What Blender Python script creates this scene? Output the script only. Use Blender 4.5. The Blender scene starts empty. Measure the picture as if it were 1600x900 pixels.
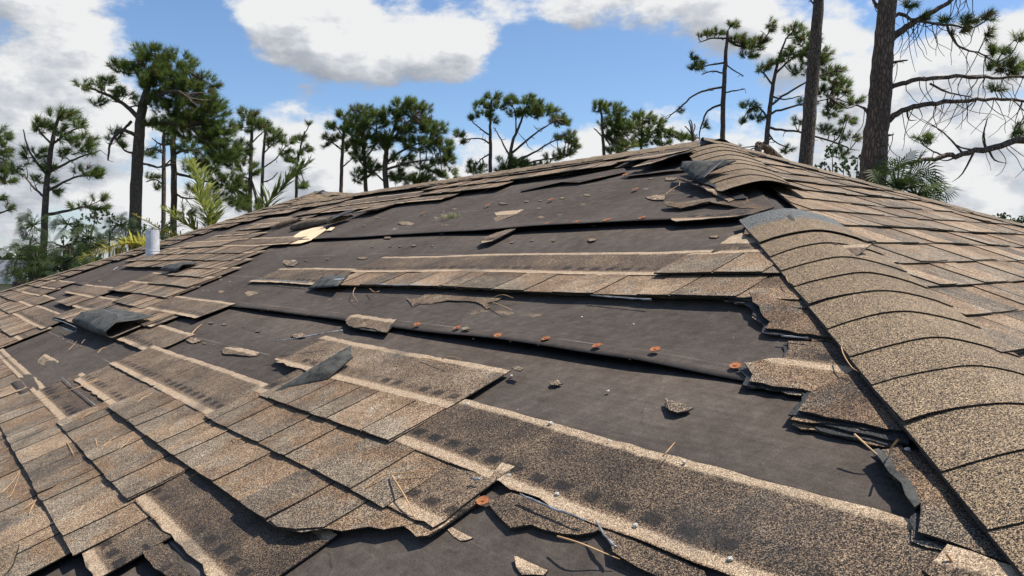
import bpy, bmesh, math, random
import numpy as np

SC = bpy.context.scene
COL = SC.collection
rnd = random.Random(7)

# ------------------------------------------------------------------ camera
H = 0.66                       # camera height above the roof plane (m); s,t roof coordinates are in units of H
CAMZ = 3.6                     # camera height above the ground
FPX, CX, CY = 1173.0, 800.0, 450.0
PITCH = math.atan(43.0 / FPX)
cam_data = bpy.data.cameras.new('camera')
cam_data.sensor_width = 36.0
cam_data.lens = FPX / 1600 * 36
cam_data.clip_start = 0.02
cam_data.clip_end = 5000
cam = bpy.data.objects.new('camera', cam_data)
cam.location = (0, 0, CAMZ)
cam.rotation_euler = (math.pi / 2 - PITCH, 0, 0)
COL.objects.link(cam)
SC.camera = cam

# ------------------------------------------------------------------ light
SUN = np.array([0.46, 0.06, 0.885]); SUN /= np.linalg.norm(SUN)
SKY_STRENGTH = 0.082
sd = bpy.data.lights.new('sun', 'SUN'); sd.energy = 5.0; sd.angle = math.radians(0.53); sd.color = (1.0, 0.93, 0.82)
so = bpy.data.objects.new('sun', sd); COL.objects.link(so)
from mathutils import Vector, Matrix
so.rotation_euler = Vector(SUN).to_track_quat('Z', 'Y').to_euler()
SC.view_settings.view_transform = 'Standard'
SC.view_settings.look = 'None'
SC.view_settings.gamma = 1.0
SC.view_settings.exposure = 0.34
SC.view_settings.use_curve_mapping = False
SC.cycles.max_bounces = 5
SC.cycles.transparent_max_bounces = 6

# ------------------------------------------------------------------ node helper
class NT:
    def __init__(self, tree): self.t = tree; self.n = tree.nodes; self.l = tree.links
    def node(self, typ, ins=None, **props):
        nd = self.n.new(typ)
        for k, v in props.items(): setattr(nd, k, v)
        for k, v in (ins or {}).items(): self.put(nd.inputs[k], v)
        return nd
    def put(self, sock, v):
        if isinstance(v, bpy.types.NodeSocket): self.l.new(v, sock)
        elif isinstance(v, bpy.types.Node): self.l.new(v.outputs[0], sock)
        else:
            if isinstance(v, (tuple, list)) and len(v) == 3 and sock.type == 'RGBA': v = (*v, 1)
            sock.default_value = v
    def m(self, op, a, b=0.0, c=0.0, clamp=False):
        nd = self.n.new('ShaderNodeMath'); nd.operation = op; nd.use_clamp = clamp
        self.put(nd.inputs[0], a); self.put(nd.inputs[1], b)
        if op in ('MULTIPLY_ADD', 'SMOOTH_MIN', 'SMOOTH_MAX', 'COMPARE'): self.put(nd.inputs[2], c)
        return nd.outputs[0]
    def mr(self, v, a, b, c=0.0, d=1.0, smooth=True):
        nd = self.n.new('ShaderNodeMapRange'); nd.interpolation_type = 'SMOOTHSTEP' if smooth else 'LINEAR'; nd.clamp = True
        for i, x in enumerate((v, a, b, c, d)): self.put(nd.inputs[i], x)
        return nd.outputs[0]
    def mix(self, f, a, b, blend='MIX'):
        nd = self.n.new('ShaderNodeMix'); nd.data_type = 'RGBA'; nd.blend_type = blend; nd.clamp_factor = True
        self.put(nd.inputs[0], f); self.put(nd.inputs[6], a); self.put(nd.inputs[7], b)
        return nd.outputs[2]
    def ramp(self, f, stops, interp='LINEAR'):
        nd = self.n.new('ShaderNodeValToRGB'); cr = nd.color_ramp; cr.interpolation = interp
        while len(cr.elements) < len(stops): cr.elements.new(0.5)
        for el, (p, c) in zip(cr.elements, stops): el.position = p; el.color = (*c, 1)
        self.put(nd.inputs[0], f); return nd.outputs[0]
    def noise(self, vec, scale, detail=2.0, rough=0.5, dim='3D', out=0):
        nd = self.node('ShaderNodeTexNoise', {'Scale': scale, 'Detail': detail, 'Roughness': rough}, noise_dimensions=dim)
        if vec is not None: self.put(nd.inputs['Vector'], vec)
        return nd.outputs[out]
    def voro(self, vec, scale, out='Color', feature='F1', rand=1.0):
        nd = self.node('ShaderNodeTexVoronoi', {'Scale': scale, 'Randomness': rand}, feature=feature)
        self.put(nd.inputs['Vector'], vec); return nd.outputs[out]
    def sep(self, v):
        nd = self.n.new('ShaderNodeSeparateXYZ'); self.put(nd.inputs[0], v); return nd.outputs

def new_mat(name):
    m = bpy.data.materials.new(name); m.use_nodes = True
    t = NT(m.node_tree); b = m.node_tree.nodes['Principled BSDF']
    return m, t, b

# ------------------------------------------------------------------ pixel rays (photograph pixels, 1600 x 900) into the place
cp, sp = math.cos(PITCH), math.sin(PITCH)
FW = np.array([0, cp, -sp]); UPV = np.array([0, sp, cp]); RT = np.array([1.0, 0, 0])
CAM = np.array([0, 0, CAMZ])
def ray(x, y): return FW * FPX + RT * (x - CX) - UPV * (y - CY)
def at(x, y, D):
    """point seen at pixel x,y standing D metres ahead of the camera"""
    r = ray(x, y); return CAM + r * (D / r[1])

# ------------------------------------------------------------------ world: sky with broken cumulus
w = bpy.data.worlds.new('World'); SC.world = w; w.use_nodes = True
wt = NT(w.node_tree); w.node_tree.nodes.clear()
el = math.asin(SUN[2]); az = math.atan2(SUN[0], SUN[1])
sky = wt.node('ShaderNodeTexSky', sky_type='NISHITA', sun_disc=False, sun_elevation=el, sun_rotation=az,
              altitude=10.0, air_density=1.0, dust_density=0.6, ozone_density=1.6)
# cloud density as a node group of direction (azimuth, elevation)
g = bpy.data.node_groups.new('cloud_density', 'ShaderNodeTree')
g.interface.new_socket('Vector', in_out='INPUT', socket_type='NodeSocketVector')
g.interface.new_socket('Density', in_out='OUTPUT', socket_type='NodeSocketFloat')
gt = NT(g); gi = gt.node('NodeGroupInput'); go = gt.node('NodeGroupOutput')
gx = gt.sep(gi.outputs[0])
def azel(x, y):
    r = ray(x, y); r = r / np.linalg.norm(r); return math.atan2(r[0], r[1]), math.asin(r[2])
CL = [  # cx, cy, rx, ry, weight : cumulus masses (+) and clear gaps (-)
 (600, 40, 250, 95, .85), (715, 85, 85, 65, .75), (420, 55, 160, 60, .45), (560, 95, 190, 60, .55),
 (30, 30, 190, 110, .6), (130, 150, 120, 110, .7), (70, 250, 170, 80, .55), (40, 330, 240, 70, .5), (20, 180, 60, 50, .3),
 (450, 190, 120, 70, .75), (420, 270, 170, 70, .6), (530, 270, 110, 60, .45),
 (1010, 0, 250, 62, .9), (1190, 40, 130, 60, .6), (1060, 75, 90, 34, .4), (1060, 195, 130, 50, .65), (1010, 165, 60, 30, .3),
 (1250, 160, 140, 120, .55), (1400, 150, 170, 140, .6), (1540, 80, 120, 60, .5), (1520, 270, 220, 100, .7), (1190, 270, 200, 70, .6),
 (935, 235, 60, 55, .7), (745, 210, 60, 50, .5), (860, 62, 34, 22, .35), (300, 320, 200, 50, .45), (830, 265, 150, 50, .6), (680, 285, 170, 50, .5), (560, 225, 60, 30, .35),
 (255, 75, 120, 90, -.75), (370, 130, 110, 40, -.55), (850, 130, 230, 90, -.9), (680, 170, 150, 40, -.6), (1010, 115, 90, 40, -.35),
 (1470, 20, 110, 34, -.6), (330, 40, 60, 60, -.3), (1150, 110, 80, 50, -.35)]
tot = None
for cx, cy, rx, ry, wgt in CL:
    a0, b0 = azel(cx, cy); ra = rx / FPX; rb = ry / FPX
    vm = gt.node('ShaderNodeVectorMath', {0: gi.outputs[0], 1: (1 / ra, 1 / rb, 0), 2: (-a0 / ra, -b0 / rb, 0)}, operation='MULTIPLY_ADD')
    dp = gt.node('ShaderNodeVectorMath', {0: vm.outputs[0], 1: vm.outputs[0]}, operation='DOT_PRODUCT').outputs['Value']
    f = gt.m('SUBTRACT', 1.0, dp, clamp=True)
    tot = gt.m('MULTIPLY', f, wgt) if tot is None else gt.m('MULTIPLY_ADD', f, wgt, tot)
# fractal detail on the direction, flattened a little
cv = gt.node('ShaderNodeCombineXYZ', {0: gx[0], 1: gt.m('MULTIPLY', gx[1], 1.7), 2: 3.1})
n1 = gt.noise(cv.outputs[0], 7.0, 8.0, 0.62)
n2 = gt.noise(cv.outputs[0], 1.6, 3.0, 0.5)
ns = gt.m('ADD', gt.m('MULTIPLY', gt.m('SUBTRACT', n1, 0.5), 3.5), gt.m('MULTIPLY', gt.m('SUBTRACT', n2, 0.5), 0.7))
gt.put(go.inputs[0], gt.m('ADD', gt.m('ADD', gt.m('MULTIPLY', tot, 0.95), ns), -0.23))
tc = wt.node('ShaderNodeTexCoord')
dv = wt.sep(tc.outputs['Generated'])
A = wt.m('ARCTAN2', dv[0], dv[1]); B = wt.m('ARCSINE', dv[2])
def dens(da, db):
    c = wt.node('ShaderNodeCombineXYZ', {0: wt.m('ADD', A, da), 1: wt.m('ADD', B, db), 2: 0.0})
    gn = wt.node('ShaderNodeGroup'); gn.node_tree = g; wt.put(gn.inputs[0], c.outputs[0]); return gn.outputs[0]
d0 = dens(0, 0); d1 = dens(0.015, 0.035)
cover = wt.mr(wt.m('ADD', d0, wt.mr(B, 0.02, 0.26, 0.28, 0.0)), -0.16, 0.40)
haze = wt.mr(B, -0.02, 0.14, 0.75, 0.0)
cover = wt.m('MAXIMUM', cover, haze)
thick = wt.mr(d1, 0.1, 1.3)
relief = wt.m('MULTIPLY', wt.m('SUBTRACT', d0, d1), 0.55)
bright = wt.m('ADD', wt.m('SUBTRACT', 0.90, wt.m('MULTIPLY', thick, 0.27)), relief, clamp=True)
ccol = wt.ramp(bright, [(0.0, (3.0, 3.3, 3.8)), (0.45, (4.4, 4.7, 5.2)), (0.75, (6.2, 6.45, 6.85)), (1.0, (8.3, 8.35, 8.4))])
skyc = wt.mix(1.0, sky.outputs[0], (1.15, 1.32, 1.5), 'MULTIPLY')
fin = wt.mix(cover, skyc, ccol)
bg = wt.node('ShaderNodeBackground', {'Color': fin, 'Strength': SKY_STRENGTH})
wo = wt.node('ShaderNodeOutputWorld'); wt.put(wo.inputs[0], bg.outputs[0])
w.cycles.sampling_method = 'MANUAL'; w.cycles.sample_map_resolution = 512
# ------------------------------------------------------------------ materials
def granule(name, kind):
    """mineral granules on asphalt; kind: 'sheet' (uv = metres along, metres up the shingle), 'tab', 'cap'"""
    m, t, b = new_mat(name)
    geo = t.node('ShaderNodeNewGeometry'); pos = geo.outputs['Position']
    vo = t.node('ShaderNodeTexVoronoi', {'Scale': 840.0, 'Vector': pos}); cell = t.sep(vo.outputs['Color'])
    big = t.noise(pos, 7.0, 3.0, 0.6)
    mid = t.noise(pos, 28.0, 4.0, 0.65)
    uvn = t.node('ShaderNodeUVMap'); uvn.uv_map = 'UVMap'
    uv = t.sep(uvn.outputs[0])
    oi = t.node('ShaderNodeAttribute', attribute_name='piece').outputs['Fac'] if kind == 'tab' else t.node('ShaderNodeObjectInfo').outputs['Random']
    s, v = uv[0], uv[1]
    base = t.m('MULTIPLY', t.m('SUBTRACT', cell[0], 0.5), 1.04)
    if kind == 'cap':
        f = t.m('ADD', base, 0.35)
        f = t.m('ADD', f, t.m('MULTIPLY', t.m('SUBTRACT', big, 0.5), 0.24))
        f = t.m('ADD', f, t.m('MULTIPLY', t.m('SUBTRACT', mid, 0.5), 0.16))
        f = t.m('ADD', f, t.m('MULTIPLY', t.m('SUBTRACT', oi, 0.5), 0.08))
        col = t.ramp(f, [(0.0, (.015, .013, .011)), (.2, (.058, .043, .030)), (.5, (.215, .150, .090)), (.78, (.39, .280, .165)), (1.0, (.62, .50, .35))])
        gcol = t.ramp(f, [(0.0, (.02, .022, .024)), (.3, (.06, .065, .066)), (.6, (.15, .16, .155)), (1.0, (.40, .40, .37))])
        col = t.mix(t.mr(t.m('ADD', v, t.m('MULTIPLY', t.m('SUBTRACT', mid, 0.5), 0.05)), 0.15, 0.19), col, gcol)
    else:
        f = t.m('ADD', base, 0.405)
        f = t.m('ADD', f, t.m('MULTIPLY', t.m('SUBTRACT', big, 0.5), 0.40))
        f = t.m('ADD', f, t.m('MULTIPLY', t.m('SUBTRACT', mid, 0.5), 0.30))
        vj = t.m('ADD', v, t.m('MULTIPLY', t.m('SUBTRACT', mid, 0.5), 0.014))
        if kind == 'sheet':
            head = t.mr(vj, 0.155, 0.20)
            dk = t.node('ShaderNodeAttribute', attribute_name='piece').outputs['Fac']
            f = t.m('SUBTRACT', f, t.m('MULTIPLY', head, t.m('MULTIPLY_ADD', dk, 0.25, 0.06)))
            f = t.m('ADD', f, t.m('MULTIPLY', t.m('MULTIPLY', t.mr(vj, 0.215, 0.235), t.mr(t.noise(pos, 3.0, 2.0), 0.45, 0.62)), 0.10))
            # sealant dashes
            sj = t.m('FRACT', t.m('MULTIPLY', t.m('ADD', s, t.m('MULTIPLY', mid, 0.012)), 1 / 0.062))
            dash = t.m('MULTIPLY', t.mr(sj, 0.10, 0.22), t.mr(sj, 0.62, 0.76, 1.0, 0.0))
            dash = t.m('MULTIPLY', dash, t.m('MULTIPLY', t.mr(vj, 0.183, 0.191), t.mr(vj, 0.204, 0.213, 1.0, 0.0)))
            wear = t.mr(t.noise(pos, 5.0, 2.0), 0.36, 0.52)
            dash = t.m('MULTIPLY', dash, wear)
            f = t.m('SUBTRACT', f, t.m('MULTIPLY', dash, 0.38))
            band = t.m('MULTIPLY', t.mr(vj, 0.150, 0.156), t.mr(vj, 0.170, 0.180, 1.0, 0.0))
            band2 = t.mr(vj, 0.318, 0.328)
            bands = t.m('MAXIMUM', band, band2)
        else:
            f = t.m('ADD', f, t.m('MULTIPLY', t.m('SUBTRACT', oi, 0.5), 0.30))
            f = t.m('SUBTRACT', f, t.m('MULTIPLY', t.mr(v, 0.085, 0.145), t.mr(t.noise(pos, 9.0, 2.0), 0.42, 0.62, 0.0, 0.13)))
            bands = None
        greyc = t.ramp(f, [(0.0, (.011, .010, .009)), (.22, (.042, .034, .028)), (.5, (.170, .128, .088)), (.75, (.36, .275, .185)), (1.0, (.60, .50, .37))])
        rustc = t.ramp(f, [(0.0, (.014, .010, .007)), (.22, (.055, .034, .021)), (.5, (.186, .113, .064)), (.75, (.355, .232, .134)), (1.0, (.58, .45, .31))])
        rn = t.noise(pos, 11.0, 3.0, 0.55)
        rv = t.mr(v, 0.02, 0.14, -0.10, 0.10, smooth=False)
        rsel = t.mr(t.m('ADD', t.m('ADD', rn, rv), t.m('MULTIPLY', t.m('SUBTRACT', oi, 0.5), 0.22)), 0.40, 0.56)
        if kind == 'sheet': rsel = t.m('MULTIPLY', rsel, t.m('SUBTRACT', 1.0, t.m('MULTIPLY', head, 0.55)))
        col = t.mix(rsel, greyc, rustc)
        if bands is not None:
            tan = t.ramp(t.m('ADD', t.m('MULTIPLY', cell[0], 0.75), t.m('MULTIPLY', mid, 0.4)), [(0.0, (.07, .05, .035)), (.35, (.28, .195, .12)), (.7, (.46, .335, .215)), (1.0, (.66, .54, .40))])
            col = t.mix(t.m('MULTIPLY', bands, 0.9), col, tan)
    # weather stains : soft dark patches where granules washed away
    st_ = t.mr(t.noise(pos, 4.3, 4.0, 0.6), 0.55, 0.72, 0.0, 0.55)
    col = t.mix(st_, col, (.028, .027, .027))
    t.put(b.inputs['Base Color'], col)
    b.inputs['Roughness'].default_value = 0.82
    b.inputs['Specular IOR Level'].default_value = 0.35
    # each granule catches the light at its own angle
    vm = t.node('ShaderNodeVectorMath', {0: vo.outputs['Color'], 1: (0.5, 0.5, 0.5)}, operation='SUBTRACT')
    sc_ = t.node('ShaderNodeVectorMath', {0: vm.outputs[0], 'Scale': 0.8}, operation='SCALE')
    ad = t.node('ShaderNodeVectorMath', {0: geo.outputs['Normal'], 1: sc_.outputs[0]}, operation='ADD')
    nn = t.node('ShaderNodeVectorMath', {0: ad.outputs[0]}, operation='NORMALIZE')
    t.put(b.inputs['Normal'], nn.outputs[0])
    return m
M_SHEET = granule('shingle_granules', 'sheet')
M_TAB = granule('shingle_tab_granules', 'tab')
M_CAP = granule('cap_granules', 'cap')

def asphalt_edge():
    m, t, b = new_mat('asphalt_edge')
    pos = t.node('ShaderNodeNewGeometry').outputs['Position']
    c = t.ramp(t.noise(pos, 160.0, 3.0, 0.7), [(0.35, (.006, .006, .007)), (.62, (.022, .021, .021)), (.8, (.10, .095, .09))])
    t.put(b.inputs['Base Color'], c); b.inputs['Roughness'].default_value = 0.62
    bp = t.node('ShaderNodeBump', {'Strength': 0.8, 'Distance': 0.002, 'Height': t.noise(pos, 300.0, 2.0)})
    t.put(b.inputs['Normal'], bp.outputs[0]); return m
M_EDGE = asphalt_edge()

def underside():
    m, t, b = new_mat('shingle_underside')
    pos = t.node('ShaderNodeNewGeometry').outputs['Position']
    n1 = t.noise(pos, 30.0, 4.0, 0.6); n2 = t.noise(pos, 500.0, 2.0)
    c = t.ramp(t.m('ADD', t.m('MULTIPLY', n1, 0.8), t.m('MULTIPLY', n2, 0.35)), [(0.38, (.014, .014, .014)), (0.46, (.024, .024, .023)), (.55, (.060, .060, .055)), (.85, (.15, .148, .132))])
    t.put(b.inputs['Base Color'], c); b.inputs['Roughness'].default_value = 0.8; b.inputs['Specular IOR Level'].default_value = 0.2
    bp = t.node('ShaderNodeBump', {'Strength': 0.6, 'Distance': 0.004, 'Height': n1}); t.put(b.inputs['Normal'], bp.outputs[0])
    return m
M_UNDER = underside()

def felt():
    m, t, b = new_mat('asphalt_felt')
    pos = t.node('ShaderNodeNewGeometry').outputs['Position']
    uvn = t.node('ShaderNodeUVMap'); uvn.uv_map = 'UVMap'; uv = t.sep(uvn.outputs[0])
    big = t.noise(pos, 2.6, 4.0, 0.6); mid = t.noise(pos, 30.0, 5.0, 0.7); fine = t.noise(pos, 330.0, 3.0, 0.75)
    st = t.node('ShaderNodeCombineXYZ', {0: t.m('MULTIPLY', uv[0], 1.2), 1: t.m('MULTIPLY', uv[1], 16.0), 2: 0.0})
    streak = t.noise(st.outputs[0], 6.0, 4.0, 0.6)
    f = t.m('ADD', t.m('ADD', t.m('MULTIPLY', big, 0.24), t.m('MULTIPLY', mid, 0.28)), t.m('ADD', t.m('MULTIPLY', fine, 0.32), t.m('MULTIPLY', streak, 0.16)))
    c = t.ramp(f, [(0.36, (.034, .027, .023)), (.48, (.070, .057, .048)), (.58, (.105, .087, .074)), (.70, (.19, .158, .132))])
    # pale lay lines printed along the roll, and scuffed fibres
    fr = t.m('ABSOLUTE', t.m('SUBTRACT', t.m('FRACT', t.m('ADD', t.m('MULTIPLY', uv[1], 1 / 0.305), t.m('MULTIPLY', t.noise(pos, 1.4, 2.0), 0.02))), 0.5))
    ln = t.m('MULTIPLY', t.mr(fr, 0.0, 0.011, 1.0, 0.0), t.mr(t.noise(st.outputs[0], 3.0, 3.0), 0.42, 0.62))
    c = t.mix(t.m('MULTIPLY', ln, 0.75), c, (.24, .20, .17))
    fib = t.node('ShaderNodeTexVoronoi', {'Scale': 55.0}, feature='DISTANCE_TO_EDGE')
    t.put(fib.inputs['Vector'], t.node('ShaderNodeVectorMath', {0: pos, 1: t.noise(pos, 25.0, 2.0, out=1)}, operation='ADD').outputs[0])
    fb = t.m('MULTIPLY', t.mr(fib.outputs['Distance'], 0.0, 0.035, 1.0, 0.0), t.mr(mid, 0.5, 0.7))
    c = t.mix(t.m('MULTIPLY', fb, 0.30), c, (.26, .22, .19))
    t.put(b.inputs['Base Color'], c); b.inputs['Roughness'].default_value = 0.92; b.inputs['Specular IOR Level'].default_value = 0.12
    wv = t.node('ShaderNodeVectorMath', {0: pos, 1: t.noise(pos, 3.0, 3.0, out=1)}, operation='ADD').outputs[0]
    cre = t.node('ShaderNodeTexVoronoi', {'Scale': 1.9}, feature='DISTANCE_TO_EDGE'); t.put(cre.inputs['Vector'], wv)
    crease = t.m('MULTIPLY', t.mr(cre.outputs['Distance'], 0.0, 0.035, 1.0, 0.0), t.mr(big, .45, .6))
    bp = t.node('ShaderNodeBump', {'Strength': 0.55, 'Distance': 0.004, 'Height': t.m('ADD', t.m('MULTIPLY', crease, 0.5), t.m('ADD', t.m('MULTIPLY', mid, 0.6), t.m('MULTIPLY', fine, 0.25)))})
    t.put(b.inputs['Normal'], bp.outputs[0]); return m
M_FELT = felt()

def simple(name, col, rough=0.6, metal=0.0, var=0.25, scale=20.0, spec=0.4, col2=None, bump=0.0):
    m, t, b = new_mat(name)
    pos = t.node('ShaderNodeNewGeometry').outputs['Position']
    n = t.noise(pos, scale, 4.0, 0.6)
    c2 = col2 or tuple(x * (1 - 2 * var) for x in col)
    c = t.ramp(n, [(0.32, c2), (0.66, col)])
    t.put(b.inputs['Base Color'], c); b.inputs['Roughness'].default_value = rough; b.inputs['Metallic'].default_value = metal
    b.inputs['Specular IOR Level'].default_value = spec
    if bump:
        bp = t.node('ShaderNodeBump', {'Strength': bump, 'Distance': 0.02, 'Height': n}); t.put(b.inputs['Normal'], bp.outputs[0])
    return m
M_PLY = simple('plywood', (.80, .62, .39), .75, scale=9.0, col2=(.70, .52, .32))
M_PVC = simple('pvc_pipe', (.72, .73, .76), .45, scale=14.0, col2=(.50, .51, .55))
M_RUST = simple('rusty_tin', (.42, .155, .052), .8, scale=160.0, col2=(.20, .070, .030))
M_NAIL = simple('grey_nail', (.62, .59, .53), .6, scale=200.0)
M_FILM = simple('sealant_film', (.62, .64, .67), .22, metal=.25, scale=60.0, col2=(.12, .13, .14), spec=.7)
M_STRAW = simple('dry_needle', (.62, .40, .20), .6, scale=30.0, col2=(.40, .22, .10))
M_PALEMOSS = simple('pale_moss', (.42, .42, .24), .9, scale=60.0)
M_WALL = simple('stucco', (.56, .52, .45), .9, scale=30.0, var=.05)
M_TRIM = simple('white_trim', (.74, .74, .72), .6, var=.05)
M_DECK = simple('roof_deck', (.05, .045, .042), .9)
M_BARK = None
def bark():
    m, t, b = new_mat('pine_bark')
    pos = t.node('ShaderNodeNewGeometry').outputs['Position']
    mp = t.node('ShaderNodeMapping', {'Vector': pos, 'Scale': (1, 1, 0.28)})
    v = t.voro(mp.outputs[0], 30.0, 'Distance', 'DISTANCE_TO_EDGE'); n = t.noise(mp.outputs[0], 26.0, 5.0, .7); n2 = t.noise(pos, 1.3, 3.0)
    c = t.ramp(t.m('ADD', t.m('MULTIPLY', n, 0.7), t.m('MULTIPLY', n2, .35)), [(0.3, (.060, .043, .033)), (.55, (.155, .110, .083)), (.8, (.27, .205, .165))])
    c = t.mix(t.mr(v, 0.0, 0.14, .65, 0.0), c, (.028, .022, .018))
    t.put(b.inputs['Base Color'], c); b.inputs['Roughness'].default_value = .9
    bp = t.node('ShaderNodeBump', {'Strength': .9, 'Distance': .03, 'Height': t.m('ADD', t.mr(v, 0, .2), t.m('MULTIPLY', n, .4))}); t.put(b.inputs['Normal'], bp.outputs[0])
    return m
M_BARK = bark()
def foliage(name, stops, trans=.35):
    m = bpy.data.materials.new(name); m.use_nodes = True; t = NT(m.node_tree); m.node_tree.nodes.clear()
    at_ = t.node('ShaderNodeAttribute', attribute_name='tint')
    c = t.ramp(at_.outputs['Fac'], stops)
    d = t.node('ShaderNodeBsdfPrincipled', {'Base Color': c, 'Roughness': .55, 'Specular IOR Level': .3})
    tr = t.node('ShaderNodeBsdfTranslucent', {'Color': c})
    mx = t.node('ShaderNodeMixShader', {0: trans, 1: d.outputs[0], 2: tr.outputs[0]})
    o = t.node('ShaderNodeOutputMaterial', {0: mx.outputs[0]}); return m
M_NEEDLE = foliage('pine_needles', [(0.0, (.18, .11, .05)), (.10, (.14, .115, .04)), (.16, (.065, .100, .025)), (.55, (.130, .185, .045)), (1.0, (.24, .29, .075))], trans=.55)
M_PALM = foliage('palm_green', [(0.0, (.018, .032, .010)), (.5, (.042, .068, .018)), (1.0, (.11, .145, .038))], trans=.3)
M_YPALM = foliage('palm_yellow', [(0.0, (.14, .13, .02)), (.4, (.30, .27, .03)), (.75, (.46, .40, .05)), (1.0, (.22, .30, .06))], trans=.4)
M_GPALM = foliage('palm_frond_green', [(0.0, (.05, .085, .02)), (.5, (.12, .17, .035)), (1.0, (.30, .31, .08))], trans=.4)
M_LEAF = foliage('broad_leaf', [(0.0, (.025, .042, .015)), (.5, (.052, .085, .028)), (1.0, (.11, .15, .05))], trans=.35)
M_MOSS = foliage('moss_blades', [(0.0, (.16, .17, .07)), (.5, (.34, .34, .18)), (1.0, (.52, .50, .32))], trans=.3)
# ------------------------------------------------------------------ roof frames
EAZ = math.radians(-38.87)
Ev = np.array([math.sin(EAZ), math.cos(EAZ), 0.0])         # along the front eave, away from the camera
Uv = np.array([math.cos(EAZ), -math.sin(EAZ), 0.0])        # plan direction up the front slope
TAN = 5 / 12.
Zv = np.array([0, 0, 1.0])
UPS = Uv + Zv * TAN; CS = 1 / np.linalg.norm(UPS); UPS = UPS * CS
NRM = np.cross(UPS, Ev); NRM /= np.linalg.norm(NRM); NRM = NRM if NRM[2] > 0 else -NRM
UPS2 = Ev + Zv * TAN; UPS2 = UPS2 / np.linalg.norm(UPS2)
NRM2 = np.cross(Uv, UPS2); NRM2 /= np.linalg.norm(NRM2); NRM2 = NRM2 if NRM2[2] > 0 else -NRM2
class Frame:
    def __init__(f, O, e, up, n): f.O, f.e, f.up, f.n = map(np.asarray, (O, e, up, n))
    def W(f, s, t, h=0.0):
        s = np.asarray(s, float); t = np.asarray(t, float); h = np.asarray(h, float)
        h = h + 0.0025 * np.sin(3.1 * s + 1.7 * t) + 0.003 * np.sin(1.3 * s - 2.2 * t + 1)
        return f.O + (s * H)[..., None] * f.e + (t * H)[..., None] * f.up + h[..., None] * f.n
FM = Frame(CAM - NRM * H, Ev, UPS, NRM)
RTOP, ASX, C5 = 4.68, 3.46, CS
TE = -1.3                                                    # eave
APEX = FM.O + Ev * ASX * H + UPS * RTOP * H
FR = Frame(APEX - UPS2 * RTOP * H, Uv, UPS2, NRM2)           # hip end slope: s = 0 under the apex, to the right of it
def s_near(t): return ASX - (RTOP - t) * C5
PK_T, PK_S = 5.27, 11.5
def s_far(t): return PK_S + (PK_T - t) * C5
def st(x, y, h=0.0):
    r = ray(x, y); k = -(H - h) / (r @ NRM); P = r * k
    return float(P @ Ev) / H, float(P @ UPS) / H
EX = 0.2125                                                  # shingle exposure in H
SH = 0.342                                                   # shingle height, m
H0 = 0.0135

def vnoise(x, seed=0):
    x = np.asarray(x, float); i = np.floor(x).astype(int); f = x - i; f = f * f * (3 - 2 * f)
    def hsh(k): return np.modf(np.abs(np.sin(k * 127.1 + seed * 311.7) * 43758.5453))[0]
    return hsh(i) * (1 - f) + hsh(i + 1) * f - 0.5
def jag(x, amp, seed=0, f=30.0): return amp * (vnoise(x * f, seed) * 1.2 + vnoise(x * f * 2.7, seed + 5) * 0.7)

# ------------------------------------------------------------------ mesh helpers
WLOC = {}
def link(o, parent=None, **tags):
    COL.objects.link(o)
    if parent is not None:
        o.parent = parent
        o.matrix_parent_inverse = Matrix.Translation(-Vector(WLOC.get(parent.name, (0, 0, 0))))
    for k, v in tags.items(): o[k] = v
    return o
def mesh_obj(name, V, F, mats, parent=None, uv=None, mi=None, smooth=False, tint=None, **tags):
    me = bpy.data.meshes.new(name)
    V = np.asarray(V, float)
    me.from_pydata(V.tolist(), [], F)
    for m in (mats if isinstance(mats, (list, tuple)) else [mats]): me.materials.append(m)
    if mi is not None: me.polygons.foreach_set('material_index', np.asarray(mi, np.int32))
    if uv is not None:
        L = me.uv_layers.new(name='UVMap'); li = np.zeros(len(me.loops), np.int32); me.loops.foreach_get('vertex_index', li)
        L.data.foreach_set('uv', np.asarray(uv, np.float32)[li].ravel())
    if tint is not None:
        a = me.attributes.new('tint', 'FLOAT', 'POINT'); a.data.foreach_set('value', np.asarray(tint, np.float32))
    if smooth: me.polygons.foreach_set('use_smooth', np.ones(len(me.polygons), bool))
    me.update()
    return link(bpy.data.objects.new(name, me), parent, **tags)
def empty(name, loc, parent=None, **tags):
    o = bpy.data.objects.new(name, None); o.location = loc; o.empty_display_size = .2
    link(o, parent, **tags); WLOC[o.name] = tuple(loc); return o
def tri_mesh(name, V, T, mats, parent=None, tint=None, mi=None, smooth=False, **tags):
    """fast builder: V (n,3), T (m,3)"""
    me = bpy.data.meshes.new(name); V = np.asarray(V, np.float32); T = np.asarray(T, np.int32)
    me.vertices.add(len(V)); me.vertices.foreach_set('co', V.ravel())
    me.loops.add(T.size); me.loops.foreach_set('vertex_index', T.ravel())
    me.polygons.add(len(T)); me.polygons.foreach_set('loop_start', np.arange(0, T.size, 3, dtype=np.int32))
    for m in (mats if isinstance(mats, (list, tuple)) else [mats]): me.materials.append(m)
    if mi is not None: me.polygons.foreach_set('material_index', np.asarray(mi, np.int32))
    if smooth: me.polygons.foreach_set('use_smooth', np.ones(len(T), bool))
    if tint is not None:
        a = me.attributes.new('tint', 'FLOAT', 'POINT'); a.data.foreach_set('value', np.asarray(tint, np.float32))
    me.update(calc_edges=True)
    return link(bpy.data.objects.new(name, me), parent, **tags)

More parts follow.
